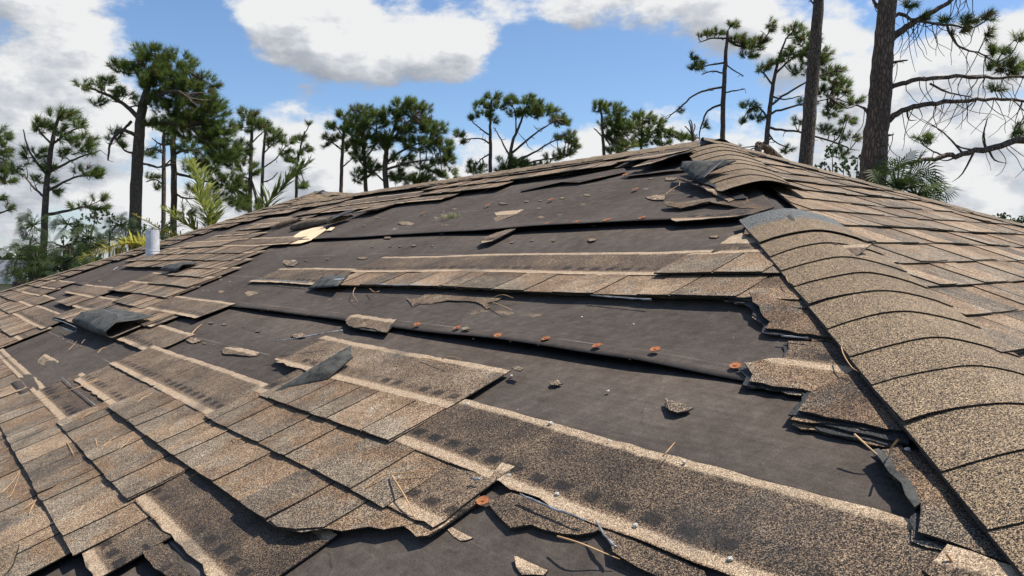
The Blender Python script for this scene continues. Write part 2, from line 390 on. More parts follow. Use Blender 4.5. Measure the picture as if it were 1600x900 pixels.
class Soup:
    """collects sheets with thickness; slots: 0 top, 1 bottom, 2 edge"""
    def __init__(q): q.V = []; q.F = []; q.U = []; q.M = []; q.n = 0
    def sheet(q, P, N, th, u, v, slots=(0, 1, 2)):
        ni, nj = P.shape[:2]
        top = P.reshape(-1, 3); bot = (P - np.asarray(N) * th).reshape(-1, 3)
        b0 = q.n; b1 = b0 + ni * nj
        q.V += [top, bot]; uv = np.stack([u, v], -1).reshape(-1, 2); q.U += [uv, uv]; q.n += 2 * ni * nj
        I = lambda i, j: i * nj + j
        for i in range(ni - 1):
            for j in range(nj - 1):
                a, b, c, d = I(i, j), I(i + 1, j), I(i + 1, j + 1), I(i, j + 1)
                q.F.append((b0 + a, b0 + d, b0 + c, b0 + b)); q.M.append(slots[0])
                q.F.append((b1 + a, b1 + b, b1 + c, b1 + d)); q.M.append(slots[1])
        rim = [I(i, 0) for i in range(ni)] + [I(ni - 1, j) for j in range(1, nj)] + [I(i, nj - 1) for i in range(ni - 2, -1, -1)] + [I(0, j) for j in range(nj - 2, 0, -1)]
        for a, b in zip(rim, rim[1:] + rim[:1]):
            q.F.append((b0 + a, b0 + b, b1 + b, b1 + a)); q.M.append(slots[2])
    def build(q, name, mats, parent=None, smooth=False, **tags):
        return mesh_obj(name, np.concatenate(q.V), q.F, mats, parent, uv=np.concatenate(q.U), mi=q.M, smooth=smooth, **tags)
def prof(v): return H0 * np.clip(1 - v / SH, -0.2, 1.2)

# ------------------------------------------------------------------ the house
def plan(P): return np.array([P[0], P[1]])
house = empty('house', tuple(plan(APEX)) + (0,), label='low house with storm-torn tan shingle hip roof', category='house')
eaveN = FM.W(s_near(TE), TE); eaveF = FM.W(s_far(TE), TE); eaveR = FR.W((RTOP - TE) * C5, TE)
# deck of each slope, under everything
def slope(name, fr, corners, label, mat=None):
    P = np.array([fr.W(s, t, -0.016) for s, t in corners]); B = P - fr.n * 0.018
    n = len(P); F = [tuple(range(n)), tuple(range(2 * n - 1, n - 1, -1))] + [(i, i + n, (i + 1) % n + n, (i + 1) % n) for i in range(n)]
    uv = [(s * H, t * H) for s, t in corners] * 2
    return mesh_obj(name, np.concatenate([P, B]), F, mat or M_DECK, house, uv=uv, label=label)
hipj = PK_S - (PK_T - RTOP) * C5
main = slope('roof_slope', FM, [(s_near(TE), TE), (s_far(TE), TE), (PK_S, PK_T), (hipj, RTOP), (ASX, RTOP)], 'stripped front slope with bare underlayment')
hipend = slope('roof_slope', FR, [(-(RTOP - TE) * C5, TE), ((RTOP - TE) * C5, TE), (0, RTOP)], 'hip end slope with shingles in place')
# back slope and cross wing behind the ridge
NB = np.array([-NRM[0], -NRM[1], NRM[2]]); UPB = np.array([-UPS[0], -UPS[1], UPS[2]])
FB = Frame(APEX - UPB * RTOP * H - Ev * ASX * H, Ev, UPB, NB)
back = slope('roof_slope', FB, [(s_near(TE), TE), (ASX, RTOP), (hipj + .02, RTOP), (14.5, TE)][::-1], 'far slope behind the ridge', M_SHEET)
PK = FM.W(PK_S, PK_T, -0.016)
FWR = Frame(PK - UPS2 * PK_T * H, Uv, UPS2, NRM2)            # cross wing, side facing the camera
NW = np.array([-NRM2[0], -NRM2[1], NRM2[2]]); UPW = np.array([-UPS2[0], -UPS2[1], UPS2[2]])
FWL = Frame(PK - UPW * PK_T * H, Uv, UPW, NW)
wing1 = slope('roof_slope', FWR, [(-(PK_T - RTOP) * C5, RTOP), (8.5, RTOP - 3), (8.5, PK_T), (0, PK_T)], 'cross wing slope behind the ridge', M_SHEET)
wing2 = slope('roof_slope', FWL, [(0, PK_T), (8.5, PK_T), (8.5, TE), (-(PK_T - TE) * C5, TE)], 'far side of the cross wing', M_SHEET)
# walls, fascia
ez = float(eaveN[2]) - 0.05
def wall(a, b, name='wall', h=ez, th=.2, mat=M_WALL, z0=0.0, inset=0.35):
    a = plan(a); b = plan(b); d = (b - a) / np.linalg.norm(b - a); nn = np.array([d[1], -d[0]])
    q = [a + d * inset, b - d * inset, b - d * inset + nn * th, a + d * inset + nn * th]
    V = [(*p, z0) for p in q] + [(*p, h) for p in q]
    mesh_obj(name, V, [(0, 1, 2, 3), (7, 6, 5, 4)] + [(i, i + 4, (i + 1) % 4 + 4, (i + 1) % 4) for i in range(4)], mat, house)
off = Uv * 0.45
wall(eaveN + off + Ev * .45, eaveF + off - Ev * .45)
wall(eaveN + off * 1.1 + Ev * .5, eaveR - off * 1.1 + Ev * .5)
wall(eaveN, eaveF, 'fascia', h=ez + .0, th=.03, mat=M_TRIM, z0=ez - .16, inset=0.0)
wall(eaveN, eaveR, 'fascia', h=ez + .0, th=-.03, mat=M_TRIM, z0=ez - .16, inset=0.0)

# ------------------------------------------------------------------ underlayment rolls
FELT = [(TE, .17, 0), (.17, 1.545, 1), (1.545, 2.905, 2), (2.905, 4.28, 3), (4.28, RTOP, 4)]
def felt_lift(i, s):
    if i == 1: return 0.020 * np.exp(-((s - 5.9) / .55) ** 2) + .003 + .003 * vnoise(s * 1.1, 3)
    if i == 2: return np.clip((s - 1.3) / .3, 0, 1) * (0.017 * np.exp(-((s - 2.1) / 1.0) ** 2)) + .002 + .013 * np.exp(-((s - 4.6) / .8) ** 2) + .006 * vnoise(s * 1.7, 9)
    if i == 3: return 0.006 + 0.017 * np.exp(-((s - 3.4) / 1.7) ** 2) + .004 * np.exp(-((s - 6.4) / .9) ** 2) + .009 * vnoise(s * 1.3, 4)
    return 0.003 + 0 * s
for t0, t1, i in FELT:
    vs = np.array([0, .02, .06, .12, .22, .4, .65, 1.0]); tt = t0 + vs * (t1 + .12 - t0) if i < 4 else t0 + vs * (t1 - t0)
    N = 150
    S = np.zeros((N, len(tt))); T = np.zeros_like(S)
    for j, t in enumerate(tt):
        a, b = s_near(t) + .02, min(s_far(t), hipj if t > RTOP else 99) - .02
        x = np.linspace(0, 1, N) ** 1.35
        S[:, j] = a + (b - a) * x; T[:, j] = t
    T[:, 0] += jag(S[:, 0], .006, i, 2.0) + .012 * vnoise(S[:, 0] * .6, i)
    lift = felt_lift(i, S) * np.exp(-((T - t0) / .16) ** 2)
    wr = .0055 * np.sin(S * 5 + T * 3) * vnoise(S * 1.3 + T * 2.0, i + 3)
    hh = -0.0045 - .004 * np.clip((T - t0) / 1.37, 0, 1.1) + lift + wr
    q = Soup(); q.sheet(FM.W(S, T, hh), NRM, .0016, S * H, T * H); q.build('felt_sheet', [M_FELT, M_FELT, M_EDGE], main, smooth=True)

# ------------------------------------------------------------------ shingles
def add_piece(o, vals):
    a_ = o.data.attributes.new('piece', 'FLOAT', 'POINT'); a_.data.foreach_set('value', np.asarray(vals, np.float32))
def cellwalk(a, b, R, lo=.11, hi=.27):
    out = []; x = a; prev = 0
    while x < b - .02:
        wd = R.uniform(lo, hi)
        if b - x - wd < .07: wd = b - x
        rec = (R.random() < .38) and prev == 0
        out.append((x, min(b, x + wd), rec)); prev = 1 if rec else 0; x += wd
    return out
NSHEET = 0
TABS = []
def strip(fr, k, a, b, tabs, parent, dt=lambda s: 0.0, vtop=SH, seed=None, cut=None, lift=0.0, tabfn=None, lo=.11, hi=.27, joints=True, endjag=.0, clip=None, hs=lambda s: 1.0, dark=None, low=lambda s: 0.0):
    """one course of shingles k between a and b (H units along the eave); tabs = intervals where the tab zone survives"""
    global NSHEET
    if clip is None and b > 12: clip = lambda S, T: np.minimum(S, s_far(T) - .03)
    R = random.Random(seed if seed is not None else int(k * 131 + a * 977) & 0xffff)
    cuts = [a]
    if joints:
        off = (k * 0.61) % 1.5
        x = math.floor((a - off) / 1.5) * 1.5 + off
        while x < b:
            if a + .25 < x < b - .25: cuts.append(x)
            x += 1.5
    cuts.append(b)
    bl = R.uniform(0, .003) + lift
    for p, q_ in zip(cuts, cuts[1:]):
        so_ = Soup(); g = .002
        ivs = []
        edges = sorted({p + g, q_ - g} | {max(p + g, min(q_ - g, e)) for iv in tabs for e in iv})
        for x0, x1 in zip(edges, edges[1:]):
            if x1 - x0 < .01: continue
            ivs.append((x0, x1, any(iv[0] - 1e-6 <= (x0 + x1) / 2 <= iv[1] + 1e-6 for iv in tabs)))
        pl = R.uniform(-.001, .003)
        for x0, x1, hast in ivs:
            n = max(3, int((x1 - x0) / .05)); s = np.linspace(x0, x1, n)
            vt = vtop + jag(s, .004, k + 3, 22.0)
            if cut is not None: vt = np.minimum(vt, cut(s))
            # headlap layer
            v0 = np.full(n, .1495) if hast else .149 + np.abs(jag(s, .012, k + 17, 16.0))
            fr_ = np.array([0, .12, .35, .7, 1.0])
            V = v0[:, None] + (vt - v0)[:, None] * fr_[None]; V = np.maximum(V, v0[:, None] + .002 * fr_)
            S = np.repeat(s[:, None], 5, 1)
            if endjag: 
                if x1 > q_ - .02: S[-1] += jag(V[-1], endjag, k, 12)
                if x0 < p + .02: S[0] -= jag(V[0], endjag, k + 2, 12)
            wob = .0035 * vnoise(S * 2.3 + k * 7.7, 1) * np.clip((V - .1) / .2, 0, 1) + .002 * vnoise(S * 4 + V * 20, 2)
            D = np.vectorize(dt)(S)
            if clip: S = clip(S, k * EX + V / H)
            bend = (bl + pl) * np.clip(1 - V / .2, 0, 1) ** 2
            hsv = np.vectorize(hs)(S); hh = prof(V) * hsv - .005 * (1 - hsv) + .0052 + np.abs(wob) + bend + (0 if hast else np.abs(jag(S, .004, k, 9)) * np.clip(1 - (V - .15) / .05, 0, 1))
            so_.sheet(fr.W(S, k * EX + D + V / H, hh), fr.n, .0025, S * H, V)
            if hast:
                fr_ = np.array([0, .5, 1.0]); lw = np.vectorize(low)(s); V = lw[:, None] + (.168 - lw)[:, None] * fr_[None]; S = np.repeat(s[:, None], 3, 1); D = np.vectorize(dt)(S)
                if clip: S = clip(S, k * EX + V / H)
                bend = (bl + pl) * np.clip(1 - V / .2, 0, 1) ** 2
                so_.sheet(fr.W(S, k * EX + D + V / H, prof(V) * np.vectorize(hs)(S) - .005 * (1 - np.vectorize(hs)(S)) + .0027 + bend + .001 * vnoise(S * 4, k)), fr.n, .0025, S * H, V)
        ob = so_.build('shingle', [M_SHEET, M_UNDER, M_EDGE], parent); NSHEET += 1; add_piece(ob, np.full(so_.n, R.uniform(.1, .6) if dark is None else dark))
        for x0, x1, hast in ivs:
            if not hast: continue
            for c0, c1, rec in (tabfn(x0, x1) if tabfn else cellwalk(x0, x1, R, lo, hi)):
                if rec: continue
                tl = R.uniform(0, .0012) + (R.uniform(.002, .005) if R.random() < .08 else 0)
                n = 4; s = np.linspace(c0 + .004, c1 - .004, n); fr_ = np.array([0, .07, .5, 1.0])
                vb = -.001 + R.uniform(-.002, .002) + np.linspace(0, R.uniform(-.003, .003), n) + .0015 * np.array([1.2, 0, 0, 1.2]) + np.vectorize(low)(s)
                V = vb[:, None] + (.1492 - vb)[:, None] * fr_[None]; S = np.repeat(s[:, None], 4, 1); D = np.vectorize(dt)(S)
                if clip:
                    S = clip(S, k * EX + V / H)
                    if np.ptp(S, axis=0).max() < .02: continue
                bend = (bl + pl + tl) * np.clip(1 - V / .2, 0, 1) ** 2
                q = Soup(); q.sheet(fr.W(S, k * EX + D + V / H, prof(V) * np.vectorize(hs)(S) - .005 * (1 - np.vectorize(hs)(S)) + .0054 + bend + .001 * vnoise(S * 4, k)), fr.n, .0026, S * H, V)
                TABS.append((q, parent, R.random()))

ridge_cut = lambda k: (lambda s: np.full(np.shape(s), max(.03, (RTOP - .05 - k * EX) * H)))
# --- near field, traced course by course
def tear_k2(s): return np.full(np.shape(s), SH)
strip(FM, -2, 3.2, 7.0, [(3.2, 7)], main)
strip(FM, -1, 2.35, 7.5, [(2.66, 7.5)], main)
strip(FM, 0, 1.79, 5.45, [(2.585, 5.45)], main, joints=True, dark=1.0, hs=lambda s: .4 + .6 * min(1, max(0, (s - 2.1) / .5)))
strip(FM, 0, 5.46, 9.0, [(5.46, 9.0)], main, cut=lambda s: .115 + jag(s, .02, 4, 7))
strip(FM, 1, 2.79, 5.28, [(2.79, 4.36)], main, endjag=.03)
strip(FM, 2, 1.53, 5.3, [(1.60, 4.18)], main, endjag=.02, lift=.003, dark=.35, low=lambda s: .135 * min(1, max(0, (1.93 - s) / .33)) + (.006 * math.sin(s * 60) if s < 1.93 else 0))
h3 = lambda s: .22 + .78 * min(1, max(0, (s - 1.45) / .35))
strip(FM, 3, 0.42, 3.27, [(1.735, 3.27)], main, joints=False, lift=.002, hs=h3, dark=.95)
strip(FM, 3, 5.1, 6.2, [], main, endjag=.04, hs=lambda s: .35)
strip(FM, 4, 2.04, 3.52, [(2.04, 3.17)], main, joints=False, lift=.002, hs=lambda s: .85, dark=.12)
strip(FM, 5, 5.5, 7.25, [(6.0, 7.25)], main, endjag=.05)
# --- courses outside the picture, down to the eave
for k in (-6, -5, -4, -3): strip(FM, k, s_near(k * EX) + .15, s_far(k * EX) - .1, [(s_near(k * EX) + .15, s_far(k * EX) - .1)], main)
for k, s0 in ((-2, 7.0), (-1, 7.5), (0, 9.0), (1, 13.5), (2, 14.0)): strip(FM, k, s0 + .01, s_far(k * EX) - .1, [(s0 + .01, s_far(k * EX) - .1)], main)
# --- left field
strip(FM, 4, 5.9, 9.7, [(7.1, 9.0)], main)
strip(FM, 5, 7.9, 8.3, [(7.9, 8.3)], main)
strip(FM, 5, 9.25, 11.2, [(9.3, 10.3)], main, endjag=.04)
strip(FM, 1, 8.2, 13.5, [(8.2, 13.5)], main)
strip(FM, 2, 8.35, 14.0, [(8.65, 14)], main, endjag=.04)
strip(FM, 3, 10.9, 15.8, [(10.9, 15.8)], main)
strip(FM, 4, 11.9, 15.6, [(12.3, 15.6)], main)
strip(FM, 5, 12.0, 15.4, [(13.9, 15.4)], main)
strip(FM, 6, 6.95, 8.1, [(6.95, 8.1)], main); strip(FM, 6, 13.4, 15.2, [(13.4, 15.2)], main)
strip(FM, 7, 6.98, 9.4, [(6.98, 9.4)], main); strip(FM, 7, 13.6, 15.0, [(13.9, 15.0)], main)
strip(FM, 8, 7.02, 8.45, [(7.02, 8.45)], main); strip(FM, 8, 13.3, 14.8, [(13.3, 14.8)], main)
strip(FM, 9, 7.25, 9.7, [(7.25, 8.45)], main); strip(FM, 9, 13.2, 14.6, [(13.2, 14.6)], main)
strip(FM, 10, 7.45, 12.4, [(7.45, 11.6)], main); strip(FM, 10, 12.9, 14.4, [(13.3, 14.4)], main)
strip(FM, 11, 7.65, 12.0, [(7.65, 11.7)], main); strip(FM, 11, 12.7, 14.2, [(13, 14.2)], main)
strip(FM, 12, 7.2, 11.7, [(7.95, 11.4)], main); strip(FM, 12, 12.6, 14.0, [(12.9, 14.0)], main)
strip(FM, 13, 8.9, 10.9, [(9.2, 10.9)], main); strip(FM, 13, 12.2, 13.8, [(12.6, 13.8)], main)
strip(FM, 14, 9.4, 10.6, [], main, endjag=.05); strip(FM, 14, 12.4, 13.6, [(12.4, 13.6)], main)
strip(FM, 15, 11.9, 13.4, [(12.2, 13.4)], main)
strip(FM, 16, 8.6, 10.4, [(9.2, 10.4)], main); strip(FM, 16, 11.9, 13.2, [(12.1, 13.2)], main)
strip(FM, 17, 5.9, 8.7, [(6.8, 7.3)], main, endjag=.08, lift=.004); strip(FM, 17, 11.0, 13.0, [(11.3, 13.0)], main)
strip(FM, 18, 6.2, 9.4, [(8.6, 9.4)], main, endjag=.06, lift=.003); strip(FM, 18, 10.6, 12.8, [(10.9, 12.8)], main)
strip(FM, 19, 4.95, 6.9, [(5.3, 6.6)], main, endjag=.06, lift=.003); strip(FM, 19, 9.4, 12.6, [(10.0, 12.6)], main)
strip(FM, 20, 3.75, 7.4, [(4.1, 6.9)], main, endjag=.04, lift=.002, cut=ridge_cut(20)); strip(FM, 20, 8.6, 10.8, [(8.8, 10.8)], main, cut=ridge_cut(20))
strip(FM, 21, 3.55, 10.8, [(3.55, 10.8)], main, cut=ridge_cut(21))
for k in (20, 21, 22, 23): strip(FM, k, 10.95 + (k - 20) * .12, s_far(k * EX) - .08, [(10.95 + (k - 20) * .12, s_far(k * EX) - .08)], main, cut=lambda s: np.full(np.shape(s), .25))
# --- the long strips left across the middle of the stripped slope
dtm = lambda s: .015 + .085 * max(0.0, (4.6 - s) / 3.2)
strip(FM, 8, 1.42, 6.15, [], main, dt=dtm, endjag=.03, joints=True, hs=lambda s: .3)
strip(FM, 9, 1.30, 4.72, [(1.30, 4.62)], main, dt=dtm, joints=False, lift=.004, lo=.14, hi=.30, hs=lambda s: .72, dark=.75)
strip(FM, 10, 1.42, 2.06, [(1.42, 2.06)], main, dt=dtm, joints=False, cut=lambda s: np.where(np.asarray(s) > 1.9, .155, .20))

# --- hip end slope, courses between the two hips
hip_clip = lambda S, T: np.clip(S, -(RTOP - T) * C5 + .09, (RTOP - T) * C5 - .06)
for k in range(-3, 22):
    t = k * EX
    a = -(RTOP - t) * C5 + .05; b = (RTOP - t) * C5 - .06
    b = min(b, 7.2)
    if k >= 21: continue
    strip(FR, k, a, b, [(a, b)], hipend, cut=(ridge_cut(k) if k > 18 else None), lo=.13, hi=.27, clip=hip_clip, hs=lambda s: .72)

# the tabs that show largest are parts of their own, the far rest one mass
def tab_size(q):
    P = q.V[0] - CAM; z = P @ FW
    if z.min() < .1: return 0
    X = FPX * (P @ RT) / z; Y = FPX * (P @ UPV) / z
    if X.max() < -850 or X.min() > 850 or Y.min() < -500 and Y.max() < -470: return 0
    return np.ptp(X) * np.ptp(Y)
TABS.sort(key=lambda r: -tab_size(r[0]))
for q, par, rv in TABS[:300]:
    o = q.build('shingle_tab', [M_TAB, M_UNDER, M_EDGE], par); add_piece(o, np.full(q.n, rv))
rest = Soup(); vals = []
for q, par, rv in TABS[300:]:
    rest.V += q.V; rest.U += q.U; rest.M += q.M; rest.F += [tuple(i + rest.n for i in f) for f in q.F]; rest.n += q.n; vals.append(np.full(q.n, rv))
o = rest.build('shingle_tab_field', [M_TAB, M_UNDER, M_EDGE], house, kind='stuff'); add_piece(o, np.concatenate(vals))
print('TABS', len(TABS), 'SHEETS', NSHEET)

# ------------------------------------------------------------------ cap shingles over hips and ridge
def caps(P0, d, s1, s2, up, length, name, parent, expo=.122, skip=(), hw=.145, r=.045, base=.011, lift={}, flip=False):
    """P0 lower end, d unit along the hip upward, s1/s2 unit across on the two slopes (pointing down and away)"""
    n = int(length / expo); out = []
    for i in range(n):
        if i in skip: continue
        L = min(.30, length - i * expo + .05)
        vs = np.array([0, .03, .10, .18, L]); ws = np.array([-1, -.75, -.5, -.3, -.15, -.05, .05, .15, .3, .5, .75, 1.0]) * hw
        R = random.Random(i * 17 + len(name)); sk = R.uniform(-.007, .007); oj = R.uniform(-.007, .007); cl = R.choice([-1, 1]) * (R.uniform(.004, .009) if R.random() < .3 else 0); lf = lift.get(i, 0) + R.uniform(0, .0012)
        Pg = np.zeros((len(ws), len(vs), 3)); U = np.zeros((len(ws), len(vs))); Vv = np.zeros_like(U)
        for a_, w_ in enumerate(ws):
            for b_, v_ in enumerate(vs):
                x = i * expo + oj + v_ + sk * w_ / hw + .003 * math.sin(w_ * 31 + i * 1.7) * max(0, 1 - v_ * 8)
                h = base + .0068 * (1 - v_ / .30) + lf * max(0, 1 - v_ / .16) ** 1.6 + abs(cl) * max(0, w_ * np.sign(cl) / hw - .4) * max(0, 1 - v_ / .12)
                rr = math.sqrt(w_ * w_ + r * r) - r
                Pg[a_, b_] = P0 + d * x + (s1 + s2) / 2 * rr + (s2 - s1) / 2 * w_ + up * (h - .006 * (abs(w_) / hw) ** 4)
                U[a_, b_] = w_; Vv[a_, b_] = v_
        q = Soup(); q.sheet(Pg, up, .0021, U, Vv); out.append(q.build(name, [M_CAP, M_UNDER, M_EDGE], parent, smooth=False))
    return out
def nrm(v): return v / np.linalg.norm(v)
# near hip
HN0 = FM.W(s_near(TE), TE); dN = nrm(APEX - HN0); upN = nrm(NRM + NRM2)
c1 = nrm(np.cross(NRM, dN)); c1 = c1 if c1 @ Uv < 0 else -c1      # across, onto the front slope
c2 = nrm(np.cross(NRM2, dN)); c2 = c2 if c2 @ Uv > 0 else -c2
LN = np.linalg.norm(APEX - HN0)
def hip_index(px, py):
    s, t = st(px, py); P = FM.W(s, t); return ((P - HN0) @ dN) / .122
GAP0 = hip_index(1192, 385); GAP1 = hip_index(1150, 322)
cap_part = empty('hip_ridge', tuple(HN0), house)
near_caps = caps(HN0, dN, c1, c2, upN, LN + .03, 'cap_shingle', None, skip=set(range(int(GAP0) + 1, int(GAP1) + 1)), lift={int(GAP1) + 1: .02, int(GAP0): .004})
# ridge
RA = FM.W(ASX, RTOP); RB = FM.W(hipj, RTOP)
ridge_caps = caps(RB, nrm(RA - RB), -UPS, -UPB, Zv, np.linalg.norm(RA - RB) + .02, 'cap_shingle', None, hw=.13)
# far hips
HR0 = FR.W((RTOP - TE) * C5, TE); dR = nrm(APEX - HR0); NB2 = NB
f1 = nrm(np.cross(NRM2, dR)); f1 = f1 if f1 @ Ev < 0 else -f1
f2 = nrm(np.cross(NB, dR)); f2 = f2 if f2 @ Ev > 0 else -f2
far_caps = caps(HR0, dR, f1, f2, nrm(NRM2 + NB), np.linalg.norm(APEX - HR0), 'cap_shingle', None)
HL0 = FM.W(s_far(TE), TE); PKp = FM.W(PK_S, PK_T); dL = nrm(PKp - HL0)
l1 = nrm(np.cross(NRM, dL)); l1 = l1 if l1 @ Ev < 0 else -l1
l2 = nrm(np.cross(NW, dL)); l2 = l2 if l2 @ Ev > 0 else -l2
left_caps = caps(HL0, dL, l1, l2, nrm(NRM + NW), np.linalg.norm(PKp - HL0), 'cap_shingle', None)
JN = FM.W(hipj, RTOP); dJ = nrm(PKp - JN)
j1 = nrm(np.cross(NRM, dJ)); j1 = j1 if j1 @ Ev > 0 else -j1
j2 = nrm(np.cross(NRM2, dJ)); j2 = j2 if j2 @ Uv > 0 else -j2
wing_caps = caps(JN, dJ, j1, j2, upN, np.linalg.norm(PKp - JN), 'cap_shingle', None)
WE = PKp + Uv * 8.5 * H
wing_ridge = caps(WE, -Uv, -UPS2, -UPW, Zv, 8.5 * H, 'cap_shingle', None, hw=.13)
for o in near_caps + ridge_caps + far_caps + left_caps + wing_caps + wing_ridge:
    o.parent = cap_part; o.matrix_parent_inverse = Matrix.Translation(-Vector(WLOC[cap_part.name]))
# ------------------------------------------------------------------ torn shingle pieces beside the hip (outlines traced on the roof plane)
def piece(name, fr_pts, k, parent, hoff=0.0, lifts=None, th=.004, mats=None, jit=.006, seed=1, seg=.035, **tags):
    """irregular flat piece; fr_pts list of (s,t); lifts = per-corner extra height (m)"""
    n = len(fr_pts); lifts = lifts or [0] * n; R = random.Random(seed)
    pts = []
    for i in range(n):
        (s0, t0), (s1, t1) = fr_pts[i], fr_pts[(i + 1) % n]; L = math.hypot(s1 - s0, t1 - t0); m_ = max(1, int(L / seg))
        for j in range(m_):
            f = j / m_; e_ = jit if j else jit * .4
            pts.append((s0 + (s1 - s0) * f + R.uniform(-e_, e_), t0 + (t1 - t0) * f + R.uniform(-e_, e_), lifts[i] * (1 - f) + lifts[(i + 1) % n] * f))
    bm = bmesh.new(); top = []; uvs = {}
    for s, t, l in pts:
        v = (t - k * EX) * H
        top.append(bm.verts.new(FM.W(s, t, float(prof(np.array(v))) * .4 + .0050 + hoff + l)))
        uvs[top[-1]] = (s * H, v)
    f = bm.faces.new(top); bm.normal_update()
    if Vector(f.normal) @ Vector(NRM) < 0: f.normal_flip()
    bot = []
    for v in top:
        b = bm.verts.new(v.co - Vector(NRM) * th); uvs[b] = uvs[v]; bot.append(b)
    fb = bm.faces.new(bot[::-1]); fb.material_index = 1
    for i in range(len(top)):
        q = bm.faces.new((top[i], bot[i], bot[(i + 1) % len(top)], top[(i + 1) % len(top)])); q.material_index = 2
    bmesh.ops.triangulate(bm, faces=[f, fb], ngon_method='EAR_CLIP')
    bmesh.ops.recalc_face_normals(bm, faces=bm.faces)
    ul = bm.loops.layers.uv.new('UVMap')
    for fc in bm.faces:
        for lp in fc.loops: lp[ul].uv = uvs[lp.vert]
    me = bpy.data.meshes.new(name); bm.to_mesh(me); bm.free()
    for m_ in (mats or [M_SHEET, M_UNDER, M_EDGE]): me.materials.append(m_)
    o = link(bpy.data.objects.new(name, me), parent, **tags)
    add_piece(o, np.full(len(me.vertices), (.12 if mats and mats[0] is M_TAB else .8) if name == 'torn_shingle' else .35)); return o
def PX(*pts): return [st(*p) for p in pts]
TT = [M_TAB, M_UNDER, M_EDGE]
_piece = piece
def piece(name, pts, k, parent, hoff=0.0, lifts=None, **kw):
    o = _piece(name, pts, k, parent, hoff, lifts, **kw)
    if name == 'torn_shingle' and kw.get('seed', 99) < 10 and kw.get('seed') not in (8, 9):      # the lower ply of the laminate, torn further out and black
        cs = sum(p[0] for p in pts) / len(pts); ct = sum(p[1] for p in pts) / len(pts); R = random.Random(kw['seed'])
        for n_, (dm, mt) in enumerate([((.022, -.012), [M_EDGE, M_EDGE, M_EDGE]), ((.010, -.020), [M_SHEET, M_UNDER, M_EDGE])]):
            lo = [(s + dm[0] * R.uniform(.3, 1.1), t + dm[1] * R.uniform(.3, 1.1)) for s, t in pts]
            kw2 = dict(kw); kw2.update(mats=mt, jit=.008, seg=.025, seed=kw['seed'] + 300 + n_, th=.003); _piece(name, lo, k, parent, hoff - .004 - .002 * n_, [x * .4 for x in lifts] if lifts else None, **kw2)
    return o
piece('torn_shingle', PX((1136, 462), (1140, 473), (1262, 490), (1240, 455), (1225, 435)), 8.6, main, .005, seed=2, mats=TT)
piece('torn_shingle', PX((1173, 472), (1191, 500), (1206, 512), (1198, 521), (1350, 537), (1320, 505), (1258, 480)), 7.6, main, .001, [.020, .012, .006, .004, 0, 0, 0], seed=3, mats=TT)
piece('torn_shingle', PX((1232, 534), (1233, 547), (1224, 561), (1166, 577), (1177, 590), (1171, 602), (1300, 618), (1365, 590), (1330, 537)), 6.6, main, -.002, [0, 0, 0, .010, .003, .003, 0, 0, 0], seed=4)
piece('torn_shingle', PX((1275, 612), (1258, 637), (1248, 651), (1325, 664), (1440, 686), (1400, 610), (1345, 575)), 5.7, main, .003, [0, .003, .005, .003, 0, 0, 0], seed=5, mats=TT)
piece('torn_shingle', PX((1252, 645), (1247, 656), (1330, 676), (1420, 694), (1418, 680), (1330, 662)), 5.6, main, -.002, seed=6, mats=[M_EDGE, M_EDGE, M_EDGE])
piece('torn_shingle', PX((1372, 712), (1392, 726), (1416, 758), (1440, 798), (1436, 842), (1489, 858), (1590, 890), (1560, 815), (1480, 715), (1405, 700)), 4.5, main, .0, [.008, .004, .003, .008, .006, .003, 0, 0, 0, 0], seed=7, mats=TT)
piece('torn_shingle', PX((1374, 710), (1366, 712), (1409, 765), (1432, 805), (1441, 800), (1420, 760), (1394, 726)), 4.5, main, .004, [.004] * 7, seed=17, mats=[M_UNDER, M_EDGE, M_EDGE])
piece('torn_shingle', PX((1480, 862), (1600, 900), (1700, 960), (1560, 960), (1440, 905)), 2.6, main, .008, seed=8)
piece('torn_shingle', PX((1112, 396), (1140, 372), (1172, 362), (1210, 372), (1225, 398)), 9.8, main, .004, seed=9)
piece('torn_shingle', PX((1165, 374), (1172, 340), (1228, 330), (1262, 352), (1262, 378)), 11.6, main, .006, [.006, .0, 0, 0, 0], seed=10, mats=TT)
piece('torn_shingle', PX((1040, 322), (1044, 328), (1065, 331), (1110, 322), (1160, 330), (1190, 330), (1165, 310), (1118, 312), (1070, 320)), 13.2, main, .003, [.008, .006, .004, .008, .002, 0, 0, 0, .002], seed=11, mats=TT)
piece('torn_shingle', PX((1048, 347), (1058, 352), (1140, 345), (1180, 340), (1210, 326), (1180, 322), (1120, 338)), 12.4, main, .003, [.007, .006, .006, .006, 0, 0, .003], seed=12)
piece('torn_shingle', PX((1064, 283), (1090, 292), (1130, 304), (1150, 318), (1168, 316), (1140, 290), (1100, 275)), 15.4, main, .005, [.012, .008, .004, 0, 0, 0, 0], seed=13, mats=[M_EDGE, M_UNDER, M_EDGE])
piece('torn_shingle', PX((1062, 288), (1105, 304), (1140, 322), (1150, 318), (1110, 298)), 14.6, main, .006, [.012, .006, 0, 0, 0], seed=14)
piece('torn_shingle', PX((990, 270), (1020, 268), (1066, 257), (1090, 246), (1072, 243), (1030, 251)), 18.0, main, .016, [.006, .016, .028, .014, 0, 0], seed=15)
piece('torn_shingle', PX((965, 262), (1030, 256), (1085, 243), (1080, 232), (1000, 246)), 19.2, main, .010, [.01, .014, .016, 0, 0], seed=16)
piece('torn_shingle', PX((430, 565), (436, 560), (455, 556), (510, 528), (545, 537), (500, 560), (470, 576)), 4, main, -.003, [.004] * 7, seed=18)
